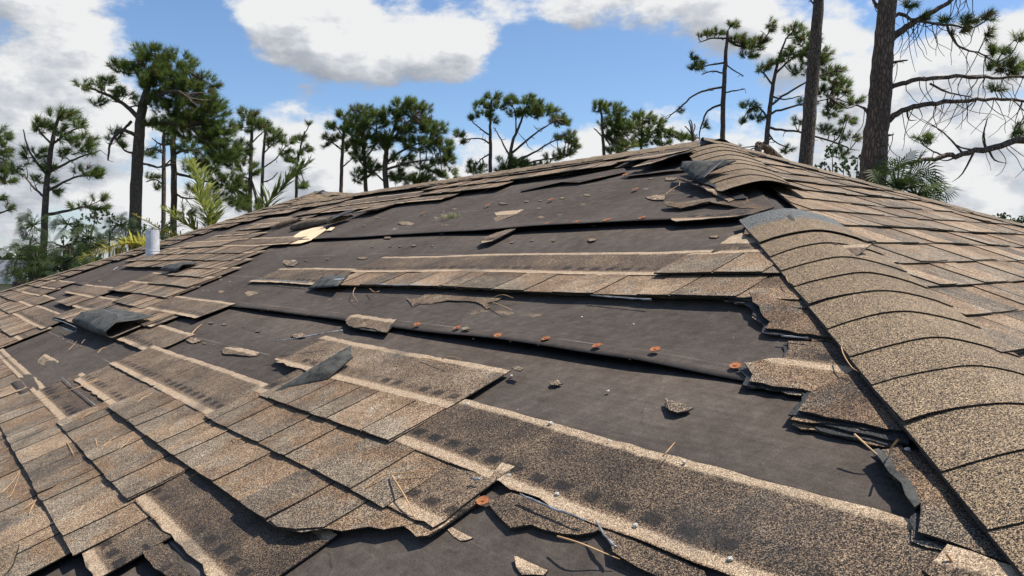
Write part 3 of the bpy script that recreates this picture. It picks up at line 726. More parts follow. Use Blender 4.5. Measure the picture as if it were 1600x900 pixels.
piece('torn_shingle', PX((690, 742), (600, 797), (655, 850), (672, 846), (756, 784), (725, 760)), 2.05, main, -.002, [0, .002, .006, .004, 0, 0], seed=20)
piece('torn_shingle', PX((762, 786), (775, 806), (800, 828), (830, 822), (880, 836), (930, 834), (940, 828), (880, 800), (800, 772)), 2.0, main, -.006, [.003] * 9, seed=21)
piece('torn_shingle', PX((936, 828), (960, 868), (1000, 890), (1040, 905), (1120, 930), (1100, 890), (1000, 845)), 2.1, main, -.006, [.003, .008, .004, 0, 0, 0, 0], seed=22)
piece('torn_shingle', PX((225, 845), (232, 880), (262, 905), (300, 905), (275, 870), (240, 835)), -.6, main, .0, [0, .006, 0, 0, 0, 0], seed=23)
piece('torn_shingle', PX((0, 870), (22, 862), (36, 862), (22, 902), (0, 925)), -1.0, main, .010, [0, .004, .004, 0, 0], seed=24, mats=[M_CAP, M_UNDER, M_EDGE])
# extra torn felt patches with lifted edges
for i, (pts, l) in enumerate([(((815, 299), (850, 292), (878, 287), (905, 286), (935, 280), (980, 269), (975, 262), (815, 293)), (.003, .006, .010, .004, .007, .003, 0, 0)),
                              (((975, 277), (1040, 270), (1075, 266), (1085, 262), (990, 268)), (.006, .008, .006, 0, 0))]):
    piece('felt_sheet', PX(*pts), -30, main, -.004, [x for x in l], th=.0015, mats=[M_FELT, M_FELT, M_EDGE], seed=30 + i, seg=.1, jit=.004)
# exposed deck where the felt tore open
piece('exposed_deck', PX((445, 382), (450, 375), (462, 369), (470, 362), (488, 357), (505, 355), (512, 360), (498, 368), (487, 377), (470, 382)), -30, main, -.0005, th=.001, mats=[M_PLY] * 3, seed=40, seg=.12, jit=.02, label='pale bare plywood showing through torn felt')
piece('exposed_deck', PX((510, 362), (517, 357), (524, 357), (519, 362)), -30, main, -.0005, th=.001, mats=[M_PLY] * 3, seed=41, seg=.2, jit=.01)
for o_ in [x for x in bpy.data.objects if x.name.startswith('exposed_deck')]: o_.location = Vector(NRM) * .0035

# ------------------------------------------------------------------ folded and curled shingles
def surf(name, P, parent, mats, th=.004, smooth=True, **tags):
    """P (ni,nj,3) curved sheet"""
    P = np.asarray(P, float); ni, nj = P.shape[:2]
    gi_ = np.gradient(P, axis=0); gj = np.gradient(P, axis=1); N = np.cross(gi_, gj); N /= np.linalg.norm(N, axis=-1, keepdims=True) + 1e-9
    ii, jj = np.meshgrid(np.arange(ni), np.arange(nj), indexing='ij')
    q = Soup(); q.sheet(P, N, th, ii * .02, .22 + jj * .006); return q.build(name, mats, parent, smooth=smooth, **tags)
UM = [M_UNDER, M_SHEET, M_EDGE]
def curl(sA, sB, t_start, t_fold, t_end, r, parent, skew=0.0, hb=.012, n=14, flat=.012, droop=0, seed=1, name='curled_shingle', **tags):
    """a shingle bent back over itself: lies from t_start down to t_fold, bends round radius r, lies back up to t_end, underside up"""
    prof_ = []
    for t in np.linspace(t_start, t_fold, 4): prof_.append((t, hb))
    for a in np.linspace(0, math.pi, 9)[1:]: prof_.append((t_fold - math.sin(a) * r / H, hb + r - math.cos(a) * r))
    for f in np.linspace(0, 1, 6)[1:]: prof_.append((t_fold + (t_end - t_fold) * f, hb + 2 * r * (1 - f) ** .8 + flat + .004 * math.sin(f * 7)))
    P = np.zeros((n, len(prof_), 3))
    for i in range(n):
        f = i / (n - 1); s = sA + (sB - sA) * f
        for j, (t, h) in enumerate(prof_):
            g_ = j / (len(prof_) - 1); tt = t + .02 * vnoise(s * 3 + j * .3, seed); k_ = 1 + .25 * vnoise(s * 2.2, seed + 2)
            P[i, j] = FM.W(s + skew * g_ * g_, tt, h * k_)
    return surf(name, P, parent, UM, **tags)
c_ = curl(7.45, 6.05, 1.05, .86, 1.16, .028, main, skew=0.02, hb=.02, flat=.02, seed=4, label='shingle curled back showing its grey underside')
if c_.data.polygons[0].normal @ Vector(NRM) > 0: pass
curl(9.0, 8.3, 2.2, 2.02, 2.24, .016, main, seed=6, hb=.018)
# grey rolled shingles above the bare plywood
for (pa, pb, r, hh) in [((428, 358), (470, 345), .020, .02), ((460, 357), (520, 345), .026, .02), ((515, 350), (550, 342), .014, .03)]:
    a = st(*pa); b = st(*pb); n = 9; P = np.zeros((n, 9, 3))
    for i in range(n):
        f = i / (n - 1); s = a[0] + (b[0] - a[0]) * f; t = a[1] + (b[1] - a[1]) * f
        rr = r * (.6 + .6 * math.sin(math.pi * min(1, f * 1.1 + .08))) * (1 + .3 * vnoise(f * 5, 3))
        for j in range(9):
            an = math.pi * (j / 8 * 1.15 - .08); P[i, j] = FM.W(s, t - math.cos(an) * rr * 1.7 / H, hh * .4 + math.sin(an) * rr * 1.3)
    surf('curled_shingle', P[::-1], main, UM)
piece('curled_shingle', PX((505, 358), (512, 356), (560, 340), (552, 338), (528, 345)), -30, main, .03, [.004, .01, .02, .02, .01], th=.005, mats=[M_UNDER, M_EDGE, M_EDGE], seed=44, seg=.2)
# folded grey flap on the torn shingle in the middle
def quadflap(name, c, parent, mats=UM, n=8, bow=.01, th=.004, **tags):
    """c: four (px,py,h) corners; bilinear patch with a bow"""
    C_ = [FM.W(*st(x, y, h), h) for x, y, h in c]; P = np.zeros((n, n, 3))
    for i in range(n):
        for j in range(n):
            u_, v_ = i / (n - 1), j / (n - 1)
            P[i, j] = (C_[0] * (1 - u_) * (1 - v_) + C_[1] * u_ * (1 - v_) + C_[2] * u_ * v_ + C_[3] * (1 - u_) * v_) + NRM * (bow * math.sin(math.pi * u_) * math.sin(math.pi * v_) + .002 * vnoise(u_ * 5 + v_ * 3, 3))
    o = surf(name, P, parent, mats, th, **tags); return o
quadflap('folded_flap', [(413, 618, .012), (511, 592, .014), (551, 558, .030), (547, 540, .050)], main, bow=.012, label='grey underside of a torn corner folded over')
quadflap('folded_flap', [(480, 450, .012), (527, 447, .030), (545, 428, .022), (505, 432, .012)], main, bow=.010)
quadflap('folded_flap', [(1062, 262, .055), (1085, 281, .035), (1150, 252, .06), (1066, 252, .06)], main, bow=.02, label='grey cap shingle torn loose and folded back')
quadflap('folded_flap', [(1222, 334, .018), (1232, 352, .014), (1252, 354, .018), (1236, 334, .022)], main, mats=[M_UNDER, M_EDGE, M_EDGE], bow=.004)
quadflap('folded_flap', [(1087, 281, .045), (1097, 281, .045), (1134, 250, .065), (1124, 251, .065)], main, mats=[M_EDGE] * 3, bow=.004, th=.002)
# dark adhesive strip on the flap
# sealant film along torn edges (silver strips)
def ribbon(pts, wd, h, parent, mat=M_FILM, name='sealant_strip', seed=1):
    pts = [(*st(x, y), h) for x, y in pts]; P = []
    R = random.Random(seed)
    for i in range(len(pts) - 1):
        for f in np.linspace(0, 1, 6)[:-1 if i < len(pts) - 2 else None]:
            s = pts[i][0] * (1 - f) + pts[i + 1][0] * f; t = pts[i][1] * (1 - f) + pts[i + 1][1] * f
            w_ = wd * R.uniform(.2, .5); P.append([FM.W(s, t - w_ / H * .5, h + R.uniform(-.001, .002)), FM.W(s, t, h + .003 + R.uniform(0, .002)), FM.W(s, t + w_ / H * .5, h + R.uniform(-.001, .002))])
    return surf(name, np.array(P), parent, [mat, mat, mat], .0012)
ribbon([(97, 593), (118, 612), (152, 640)], .010, .016, main)
ribbon([(98, 516), (120, 524), (124, 517)], .012, .018, main, seed=3)
ribbon([(742, 764), (757, 766)], .012, .018, main, seed=4)
ribbon([(818, 786), (865, 806), (918, 826)], .008, .014, main, seed=5)
ribbon([(937, 830), (948, 850), (968, 872)], .012, .016, main, seed=6)
ribbon([(402, 441), (445, 444), (485, 447)], .014, .016, main, seed=7)
ribbon([(590, 452), (625, 455), (680, 456)], .014, .018, main, seed=8)
ribbon([(925, 468), (970, 472), (1020, 476)], .006, .014, main, seed=9)
ribbon([(525, 446), (540, 446)], .05, .028, main, seed=10)
ribbon([(440, 556), (545, 540)], .006, .050, main, seed=11)
ribbon([(1222, 533), (1265, 537)], .006, .012, main, seed=12)
ribbon([(165, 500), (195, 514)], .010, .075, main, seed=13)
ribbon([(178, 424), (185, 419)], .03, .012, main, seed=14)
ribbon([(85, 500), (105, 508), (123, 516)], .012, .012, main, seed=15)

# ------------------------------------------------------------------ vent pipe through the roof
ps, pt = st(238.5, 400); PB = FM.W(ps, pt, 0); pr = .061
V = []; F = []; nseg = 24
prof_ = [(-.05, pr), (.02, pr), (.022, pr * 1.03), (.03, pr * 1.03), (.032, pr), (.045, pr), (.047, pr * 1.03), (.055, pr * 1.03), (.057, pr), (.235, pr), (.245, pr * 1.01), (.247, pr * .86), (.10, pr * .86)]
for z, r_ in prof_:
    for i in range(nseg):
        a = 2 * math.pi * i / nseg; V.append(PB + np.array([math.cos(a) * r_, math.sin(a) * r_, z]))
for j in range(len(prof_) - 1):
    for i in range(nseg): F.append((j * nseg + i, j * nseg + (i + 1) % nseg, (j + 1) * nseg + (i + 1) % nseg, (j + 1) * nseg + i))
F.append(tuple(range((len(prof_) - 1) * nseg, len(prof_) * nseg)))
mesh_obj('vent_pipe', V, F, M_PVC, main, smooth=False, label='short white plastic vent pipe rising through the shingles')

# ------------------------------------------------------------------ rusty tin caps with their nails
def disc(s, t, r, h, mat, name, parent, seed, **tags):
    R = random.Random(seed); n = 14; tilt = R.uniform(-.12, .12)
    V = []; 
    for rr, z in ((0, .0022), (r * .22, .0024), (r * .3, .0006), (r * .8, .0008), (r, .0016), (r, .0002)):
        for i in range(n):
            a = 2 * math.pi * i / n; x = math.cos(a) * rr * (1 + R.uniform(-.04, .04)); y = math.sin(a) * rr
            V.append(FM.W(s + x / H, t + y / H, h + z + x * tilt + .0008))
    F = []
    for j in range(5):
        for i in range(n): F.append((j * n + i, j * n + (i + 1) % n, (j + 1) * n + (i + 1) % n, (j + 1) * n + i))
    return mesh_obj(name, V, F, mat, parent, **tags)
ORANGE = [(655, 514), (717, 519), (781, 532), (856, 538), (936, 550), (1027, 556), (1150, 574), (482, 494), (451, 489), (422, 485), (763, 322), (661, 334), (861, 312), (993, 296), (935, 279), (856, 354), (901, 352), (950, 349), (1005, 346), (977, 274), (757, 788), (52, 602), (1176, 344)]
for i, p in enumerate(ORANGE):
    s, t = st(*p); near = 0.0
    disc(s, t, .0115 if p[1] > 480 else .015, (.004 + (.010 if p[1] in (514, 519, 532, 538, 550, 556, 354, 352, 349, 346) else 0)), M_RUST, 'cap_nail', main, i)

# ------------------------------------------------------------------ loose shingle fragments, things of their own
def fragment(px, py, wpx, hpx, label, group=None, seed=1, mats=None, lift=.004, name='shingle_fragment', cat='shingle fragment', curlh=0.0, shape=None, base_h=-.006):
    s, t = st(px, py); s1, t1 = st(px + wpx / 2, py); s2, t2 = st(px, py + hpx / 2)
    P0 = FM.W(s, t, base_h); dx = (FM.W(s1, t1, base_h) - P0); dy = (FM.W(s2, t2, base_h) - P0)
    R = random.Random(seed * 7 + int(px)); n = 13 if wpx > 16 else 9
    root = P0
    nc = 6 if wpx > 16 else 5; cor = []
    for i in range(nc):
        a = 2 * math.pi * (i + R.uniform(-.28, .28)) / nc; c, d = math.cos(a), math.sin(a); k_ = (.55 + .45 / max(abs(c), abs(d))) * R.uniform(.62, 1.1); cor.append((c * k_, d * k_))
    ring = []; sub = 4 if wpx > 16 else 2
    for i in range(nc):
        (xa, ya), (xb, yb) = cor[i], cor[(i + 1) % nc]
        for q_ in range(sub):
            f_ = q_ / sub; jt = .085 if q_ else 0; ring.append((xa + (xb - xa) * f_ + R.uniform(-jt, jt), ya + (yb - ya) * f_ + R.uniform(-jt, jt)))
    n = len(ring)
    V = []; th = .0026 if wpx > 14 else .0013; sz = np.linalg.norm(dx)
    def hgt(x, y): return lift + curlh * (x * x) + .25 * lift * math.sin(3 * x + 2 * y + seed)
    lev = [(1.0, 0.0), (1.0, th), (.55, th * 1.15), (0.0, th * 1.2)]
    for f_, z in lev:
        for x, y in ring: V.append(P0 + dx * x * f_ + dy * y * f_ + NRM * (hgt(x * f_, y * f_) + z))
    F = [tuple(range(n))[::-1]]; mi = [1]
    for j in range(3):
        for i in range(n): F.append((j * n + i, j * n + (i + 1) % n, (j + 1) * n + (i + 1) % n, (j + 1) * n + i)); mi.append(2 if j == 0 else 0)
    uv = [(i * .01, .05 if wpx < 19 else (.30 if R.random() < .6 else .33)) for i in range(len(V))]
    V = np.array(V) - root
    tags = dict(label=label, category=cat)
    if group: tags['group'] = group
    o = mesh_obj(name, V, F, mats or [M_SHEET, M_UNDER, M_EDGE], None, uv=uv, mi=mi, **tags)
    o.location = root; return o
# the larger scraps, outlines traced on the roof plane
def scrap(label, pts, hoff=0.0, seed=1, mats=None, vv=.26, lift=.003):
    P = PX(*pts); tm = sum(p[1] for p in P) / len(P); R = random.Random(seed)
    o = _piece('shingle_fragment', P, (tm - vv / H) / EX, None, -.0095 + hoff, [R.uniform(0, lift) for _ in P], th=.003, jit=.005, seg=.03, seed=seed, mats=mats, label=label, category='shingle fragment')
    c = sum((v.co for v in o.data.vertices), Vector()) / len(o.data.vertices); o.data.transform(Matrix.Translation(-c)); o.location = c
scrap('half-round tan shingle scrap on bare felt near the lower hip', [(1036, 633), (1041, 624), (1052, 628), (1070, 630), (1082, 636), (1076, 641), (1060, 645), (1046, 643)], seed=1, lift=.008)
scrap('thick tan shingle scrap with a nail head at the bottom edge of frame', [(804, 872), (808, 869), (816, 871), (835, 880), (856, 892), (850, 898), (832, 897), (814, 897), (807, 886)], seed=2, vv=.335, lift=.006)
scrap('short tan shingle strip with a nail beside the torn lower course', [(698, 826), (706, 823), (720, 829), (737, 839), (730, 842), (720, 843), (708, 836)], seed=3, vv=.335)
scrap('long tan shingle strip lying alone on bare felt left of centre', [(344, 545), (352, 540), (375, 542), (405, 549), (402, 554), (390, 556), (370, 553), (350, 552)], seed=4, vv=.32)
scrap('tan shingle chunk lying across the lifted felt edge', [(541, 507), (549, 499), (560, 497), (580, 500), (600, 503), (622, 505), (612, 512), (606, 525), (596, 523), (585, 519), (570, 517), (556, 517), (547, 515)], seed=5, hoff=.012, vv=.30)
scrap('long ragged dark shingle sliver under the long surviving strip', [(636, 468), (640, 474), (645, 481), (658, 476), (675, 475), (700, 470), (730, 470), (748, 473), (760, 482), (766, 480), (760, 472), (775, 470), (785, 464), (770, 462), (740, 461), (700, 458), (668, 458), (655, 467), (643, 470)], seed=6, vv=.25)
scrap('torn shingle piece below the ragged dark sliver', [(730, 490), (738, 483), (752, 481), (765, 485), (780, 483), (804, 486), (795, 494), (785, 499), (770, 495), (752, 496), (735, 496)], seed=7, vv=.28)
scrap('squarish tan scrap on the felt at lower left', [(57, 566), (64, 557), (70, 552), (92, 565), (88, 571), (78, 573), (65, 571)], seed=8, vv=.31)
scrap('wedge-shaped tan scrap in the middle of the upper felt', [(770, 341), (776, 337), (772, 331), (786, 329), (818, 325), (800, 336), (785, 342), (775, 345)], seed=9, vv=.31)
scrap('narrow grey shingle strip lying slantwise across the upper felt edge', [(751, 380), (757, 375), (775, 367), (808, 357), (806, 361), (790, 370), (770, 381), (755, 384)], seed=10, hoff=.014, vv=.24)
BIG = [ # px, py, w, h, label
 (868, 599, 24, 9, 'small tan scrap with a white nail head below the lifted felt edge', .005),
 (812, 587, 20, 9, 'grey crumbled scrap at the upper corner of a torn shingle', .004),
 (466, 524, 26, 9, 'tan chip on felt above the folded grey flap', .005),
 (302, 529, 26, 10, 'humped tan scrap beside two small chips left of centre', .008),
 (392, 458, 26, 9, 'flat tan rectangle scrap left of the long strip', .005),
 (452, 408, 32, 11, 'crumpled tan scrap above the left end of the long strip', .006),
 (1027, 308, 40, 8, 'long tan sliver on the felt below the apex', .008),
 (632, 348, 30, 7, 'thin tan sliver below the upper left strips', .006),
 (620, 359, 30, 6, 'lower of two thin slivers below the upper left strips', .004),
 (738, 490, 16, 8, 'grey chip beside the torn shingle piece', .003),
 (834, 491, 24, 5, 'thin grey flake right of the torn shingle piece', .003),
 (730, 522, 16, 7, 'pale chip between two rusty caps on the felt edge', .012),
 (1050, 278, 24, 5, 'thin tan flake just below the folded cap shingle', .004),
 (925, 373, 16, 5, 'grey chip on felt above the long dark headlap strip', .003),
 (1115, 366, 16, 5, 'grey chip beside the hip below the upper cap end', .003),
 (1205, 352, 18, 6, 'grey flake on the rust-toned torn shingle by the hip', .02),
 (346, 454, 13, 6, 'round tan scrap right of the intact left courses', .004),
]
for i, (x, y, w_, h_, lab, lf) in enumerate(BIG): fragment(x, y, w_, h_, lab, seed=i + 1, lift=lf * .25, base_h=.012 if y in (352, 587, 511, 522, 369) else -.006)
MOSS_AT = FM.W(*st(708, 339), -.004)
SMALL = [(916, 302, 14), (878, 307, 12), (843, 312, 7), (823, 313, 10), (786, 317, 16), (710, 325, 9), (683, 340, 8), (696, 352, 13), (648, 354, 7), (666, 353, 7), (570, 352, 7), (558, 364, 10), (605, 371, 16), (810, 340, 10), (841, 323, 9), (844, 337, 16), (875, 333, 12), (915, 332, 8), (910, 316, 11), (1008, 293, 12), (873, 352, 5), (928, 351, 10), (865, 374, 8), (831, 374, 6), (800, 377, 9), (646, 383, 10), (625, 385, 5), (610, 385, 5), (582, 386, 6), (676, 383, 4), (565, 404, 18), (512, 404, 9), (477, 405, 5), (425, 460, 11), (412, 459, 6), (444, 464, 4), (515, 467, 13), (532, 467, 5), (550, 469, 8), (574, 470, 11), (605, 469, 6), (522, 497, 13), (409, 482, 12), (402, 515, 9), (402, 552, 9), (323, 452, 8), (316, 452, 6), (344, 436, 8), (335, 436, 6), (349, 504, 10), (329, 502, 8), (380, 508, 6), (318, 533, 9), (333, 536, 6), (123, 447, 7), (156, 438, 9), (170, 439, 7), (190, 441, 5), (207, 443, 6), (126, 541, 8), (1016, 277, 9), (690, 365, 10), (705, 319, 6), (590, 340, 12), (600, 366, 9), (638, 366, 8), (985, 345, 9)]
for i, (x, y, w_) in enumerate(SMALL): fragment(x, y, w_, max(1.8, w_ * (.26 if y < 480 else .36)), 'tiny shingle chip scattered on the bare felt', 'tiny chips on the bare felt', seed=200 + i, mats=[M_CAP, M_UNDER, M_EDGE], lift=.001, name='shingle_chip', cat='shingle chip')
# pale nail heads / pebbles
def pebble(px, py, r, seed, label, group, h=.003):
    s, t = st(px, py); P0 = FM.W(s, t, h); R = random.Random(seed); V = []; F = []; n = 7
    for j, (f_, z) in enumerate([(.7, 0), (1, .45), (.75, .9), (.02, 1.05)]):
        for i in range(n):
            a = 2 * math.pi * i / n; k_ = f_ * r * R.uniform(.85, 1.15); V.append(Ev * math.cos(a) * k_ + UPS * math.sin(a) * k_ + NRM * z * r)
    for j in range(3):
        for i in range(n): F.append((j * n + i, j * n + (i + 1) % n, (j + 1) * n + (i + 1) % n, (j + 1) * n + i))
    F += [tuple(range(n))[::-1], tuple(range(3 * n, 4 * n))]
    o = mesh_obj('nail_head', V, F, M_NAIL, None, label=label, category='nail', group=group); o.location = P0
PEB = [(841, 537, 5), (909, 542, 5), (984, 559, 4), (908, 492, 4), (989, 504, 4), (797, 531, 5), (739, 527, 4), (950, 610, 5), (811, 646, 2), (491, 493, 4), (733, 638, 6), (862, 668, 6), (733, 720, 5), (798, 749, 5), (872, 777, 5), (952, 693, 3), (799, 587, 5), (718, 572, 4), (358, 438, 3), (98, 528, 4), (113, 532, 3), (77, 518, 3), (216, 443, 3), (1145, 524, 2), (1418, 703, 5), (1070, 725, 4), (994, 825, 5), (1142, 877, 5), (1234, 370, 4)]
for i, (x, y, d) in enumerate(PEB): pebble(x, y, .0042 * d / 5 * (1.0 if y > 480 else 1.7), i, 'small pale nail head dotting the torn roof', 'pale nail heads on the roof', h=-.006 if y < 620 else .004)

# ------------------------------------------------------------------ pine needles and straw blown onto the roof
def needle(pts, r, label, group=None, hs=None, seed=0):
    hs = hs or [.014] * len(pts); P = [FM.W(*st(x, y, h), h) for (x, y), h in zip(pts, hs)]
    Q = []
    for i in range(len(P) - 1):
        for f in np.linspace(0, 1, 5)[:-1]:
            p0 = P[max(0, i - 1)]; p1 = P[i]; p2 = P[i + 1]; p3 = P[min(len(P) - 1, i + 2)]
            Q.append(.5 * ((2 * p1) + (-p0 + p2) * f + (2 * p0 - 5 * p1 + 4 * p2 - p3) * f * f + (-p0 + 3 * p1 - 3 * p2 + p3) * f ** 3))
    Q.append(P[-1]); Q = np.array(Q); root = Q[0].copy(); Q = Q - root; V = []; F = []; n = 5
    for i, p in enumerate(Q):
        d = Q[min(i + 1, len(Q) - 1)] - Q[max(i - 1, 0)]; d /= np.linalg.norm(d) + 1e-9; a_ = nrm(np.cross(d, NRM)); b_ = np.cross(a_, d)
        rr = r * (1 - .6 * (i / (len(Q) - 1)) ** 2)
        for k in range(n): V.append(p + (a_ * math.cos(2 * math.pi * k / n) + b_ * math.sin(2 * math.pi * k / n)) * rr)
    for i in range(len(Q) - 1):
        for k in range(n): F.append((i * n + k, i * n + (k + 1) % n, (i + 1) * n + (k + 1) % n, (i + 1) * n + k))
    tags = dict(label=label, category='pine needle')
    if group: tags['group'] = group
    o = mesh_obj('pine_needle', V, F, M_STRAW, None, smooth=True, **tags); o.location = root
needle([(612, 744), (626, 765), (640, 790), (648, 810)], .0016, 'bent tan pine needle pointing down across the dark lower shingle', hs=[.022, .03, .026, .014])
needle([(573, 765), (600, 746), (640, 741), (682, 738)], .0013, 'tan pine needle lying level beside the bent one', hs=[.020, .026, .024, .02])
needle([(871, 838), (905, 848), (940, 862), (968, 873)], .0015, 'orange pine needle curving over felt below the torn strip', hs=[.016, .022, .012, .006])
needle([(1334, 674), (1355, 693), (1376, 712)], .0016, 'stiff pine needle pair standing from the torn edge by the hip', hs=[.03, .022, .01])
needle([(1402, 682), (1392, 695), (1386, 714)], .0016, 'upright straw stem against the hip caps', hs=[.05, .03, .012])
needle([(1479, 863), (1490, 878), (1500, 891)], .0018, 'dry needle tuft at the lower right corner by the hip', hs=[.02, .012, .01])
needle([(1314, 539), (1318, 552), (1330, 570), (1341, 577)], .0012, 'pale straw curling beside the hip cap edge', hs=[.03, .03, .026, .02])
needle([(1228, 431), (1232, 440), (1246, 446)], .0012, 'short straw at the hip edge beside the long strip', hs=[.03, .03, .03])
needle([(298, 521), (306, 512), (315, 505)], .0020, 'straight pale twig on felt left of centre', hs=[.006, .008, .006])
needle([(152, 592), (115, 608), (57, 626)], .0020, 'long straw on the edge of the torn left courses', hs=[.02, .03, .02])
LEFTN = [[(108, 548), (116, 540), (121, 533)], [(153, 552), (160, 545), (167, 543)], [(128, 538), (131, 534), (134, 531)], [(210, 633), (222, 622), (238, 613)], [(148, 680), (150, 692), (152, 704)], [(152, 703), (166, 690), (180, 679)], [(182, 702), (196, 690), (208, 678)], [(127, 655), (135, 648), (143, 644)], [(0, 770), (18, 752), (31, 733)], [(5, 780), (18, 768), (31, 735)], [(50, 765), (55, 758), (72, 755)], [(20, 803), (40, 790), (58, 776)], [(44, 802), (50, 788), (56, 778)], [(66, 772), (90, 755), (120, 743)], [(104, 690), (110, 700), (115, 710)], [(236, 812), (245, 808), (252, 805)], [(442, 700), (455, 686), (465, 682)], [(405, 682), (430, 680), (462, 678)], [(362, 685), (370, 685), (376, 684)], [(555, 450), (552, 460), (560, 473)], [(578, 452), (586, 458), (594, 456)], [(770, 465), (785, 460), (802, 465)], [(770, 472), (790, 479), (800, 484)], [(1040, 304), (1050, 296), (1060, 290)], [(1061, 291), (1063, 284), (1064, 280)], [(1035, 712), (1042, 704), (1054, 690)], [(690, 562), (706, 558), (722, 563)], [(660, 560), (690, 566), (702, 574)]]
for i, p in enumerate(LEFTN): needle(p, .0012, 'thin dry pine needle scattered on the roof', 'scattered pine needles on the roof', hs=[.016, .021, .017] if p[0][1] > 520 else [.012, .018, .012])
# ------------------------------------------------------------------ ground
def gz(): return 0.0
mg, tg, bg_ = new_mat('lawn_ground')
pos = tg.node('ShaderNodeNewGeometry').outputs['Position']
tg.put(bg_.inputs['Base Color'], tg.ramp(tg.m('ADD', tg.m('MULTIPLY', tg.noise(pos, .35, 4.0), .6), tg.m('MULTIPLY', tg.noise(pos, 9.0, 4.0), .4)), [(.3, (.035, .05, .018)), (.55, (.075, .085, .03)), (.75, (.16, .13, .075))]))
bg_.inputs['Roughness'].default_value = .95
GS = 40; gx_ = np.linspace(-1500, 1500, GS)
V = [(x, y, 0.25 * math.sin(x * .05) * math.sin(y * .04) if abs(x) + abs(y) > 60 else 0) for x in gx_ for y in gx_]
mesh_obj('ground', V, [(i * GS + j, (i + 1) * GS + j, (i + 1) * GS + j + 1, i * GS + j + 1) for i in range(GS - 1) for j in range(GS - 1)], mg, kind='structure')

# ------------------------------------------------------------------ tree builders
class TM:
    def __init__(q): q.V = []; q.T = []; q.K = []; q.M = []; q.n = 0
    def add(q, V, T, tint=0.5, mi=0):
        V = np.asarray(V, float); T = np.asarray(T, int)
        q.V.append(V); q.T.append(T + q.n); q.n += len(V)
        q.K.append(np.full(len(V), tint) if np.isscalar(tint) else np.asarray(tint)); q.M.append(np.full(len(T), mi))
    def tube(q, P, R, n=7, mi=0, rough=.0, rs=None):
        P = np.asarray(P, float); m_ = len(P); V = []; 
        for i in range(m_):
            d = P[min(i + 1, m_ - 1)] - P[max(i - 1, 0)]; d = d / (np.linalg.norm(d) + 1e-9)
            a = np.cross(d, [0.3, 1, 0.2]); a /= np.linalg.norm(a) + 1e-9; b = np.cross(d, a)
            for k in range(n):
                r_ = R[i] * (1 + (rs.uniform(-rough, rough) if rs else 0)); V.append(P[i] + (a * math.cos(2 * math.pi * k / n) + b * math.sin(2 * math.pi * k / n)) * r_)
        T = []
        for i in range(m_ - 1):
            for k in range(n):
                a, b, c, d = i * n + k, i * n + (k + 1) % n, (i + 1) * n + (k + 1) % n, (i + 1) * n + k
                T += [(a, b, c), (a, c, d)]
        V.append(P[-1]); T += [((m_ - 1) * n + k, (m_ - 1) * n + (k + 1) % n, len(V) - 1) for k in range(n)]
        q.add(V, T, .5, mi)
    def obj(q, name, mats, parent, root, smooth=False, **tags):
        o = tri_mesh(name, np.concatenate(q.V) - (0 if parent is None else 0), np.concatenate(q.T), mats, parent, tint=np.concatenate(q.K), mi=np.concatenate(q.M), smooth=smooth, **tags)
        return o
def spline(P, n=5):
    P = [np.asarray(p, float) for p in P]; Q = []
    for i in range(len(P) - 1):
        p0 = P[max(0, i - 1)]; p1 = P[i]; p2 = P[i + 1]; p3 = P[min(len(P) - 1, i + 2)]
        for f in np.linspace(0, 1, n, endpoint=False):
            Q.append(.5 * ((2 * p1) + (-p0 + p2) * f + (2 * p0 - 5 * p1 + 4 * p2 - p3) * f * f + (-p0 + 3 * p1 - 3 * p2 + p3) * f ** 3))
    Q.append(P[-1]); return np.array(Q)
def tufts(q, C, D, L, n, wd, rs, tint, spread=.9, mi=0, droop=.15, leaf=False):
    """needle tufts: C (m,3) centres, D (m,3) mean directions"""
    m_ = len(C)
    d = rs.normal(size=(m_, n, 3)); d /= np.linalg.norm(d, axis=-1, keepdims=True)
    d = d * spread + D[:, None, :]; d[..., 2] -= droop * rs.random((m_, n)); d /= np.linalg.norm(d, axis=-1, keepdims=True)
    ln = L * rs.uniform(.6, 1.15, (m_, n, 1))
    side = np.cross(d, rs.normal(size=(m_, n, 3))); side /= np.linalg.norm(side, axis=-1, keepdims=True) + 1e-9
    base = C[:, None, :] + d * ln * .05 + D[:, None, :] * (rs.uniform(-.5, .4, (m_, n, 1)) * L)
    tip = base + d * ln
    if leaf:
        mid = base + d * ln * .55
        V = np.stack([base - side * wd * .35, base + side * wd * .35, mid + side * wd * .5, tip, mid - side * wd * .5], 2).reshape(-1, 3); nv = 5
        k = np.arange(m_ * n) * 5
        T = np.concatenate([np.stack([k, k + 1, k + 2], 1), np.stack([k, k + 2, k + 4], 1), np.stack([k + 4, k + 2, k + 3], 1)])
    else:
        V = np.stack([base - side * wd * .5, base + side * wd * .5, tip], 2).reshape(-1, 3); nv = 3
        k = np.arange(m_ * n) * 3; T = np.stack([k, k + 1, k + 2], 1)
    tt = np.repeat(np.clip(tint[:, None] + rs.normal(0, .10, (m_, n)), 0.02, 1).reshape(-1), nv)
    q.add(V, T, tt, mi)

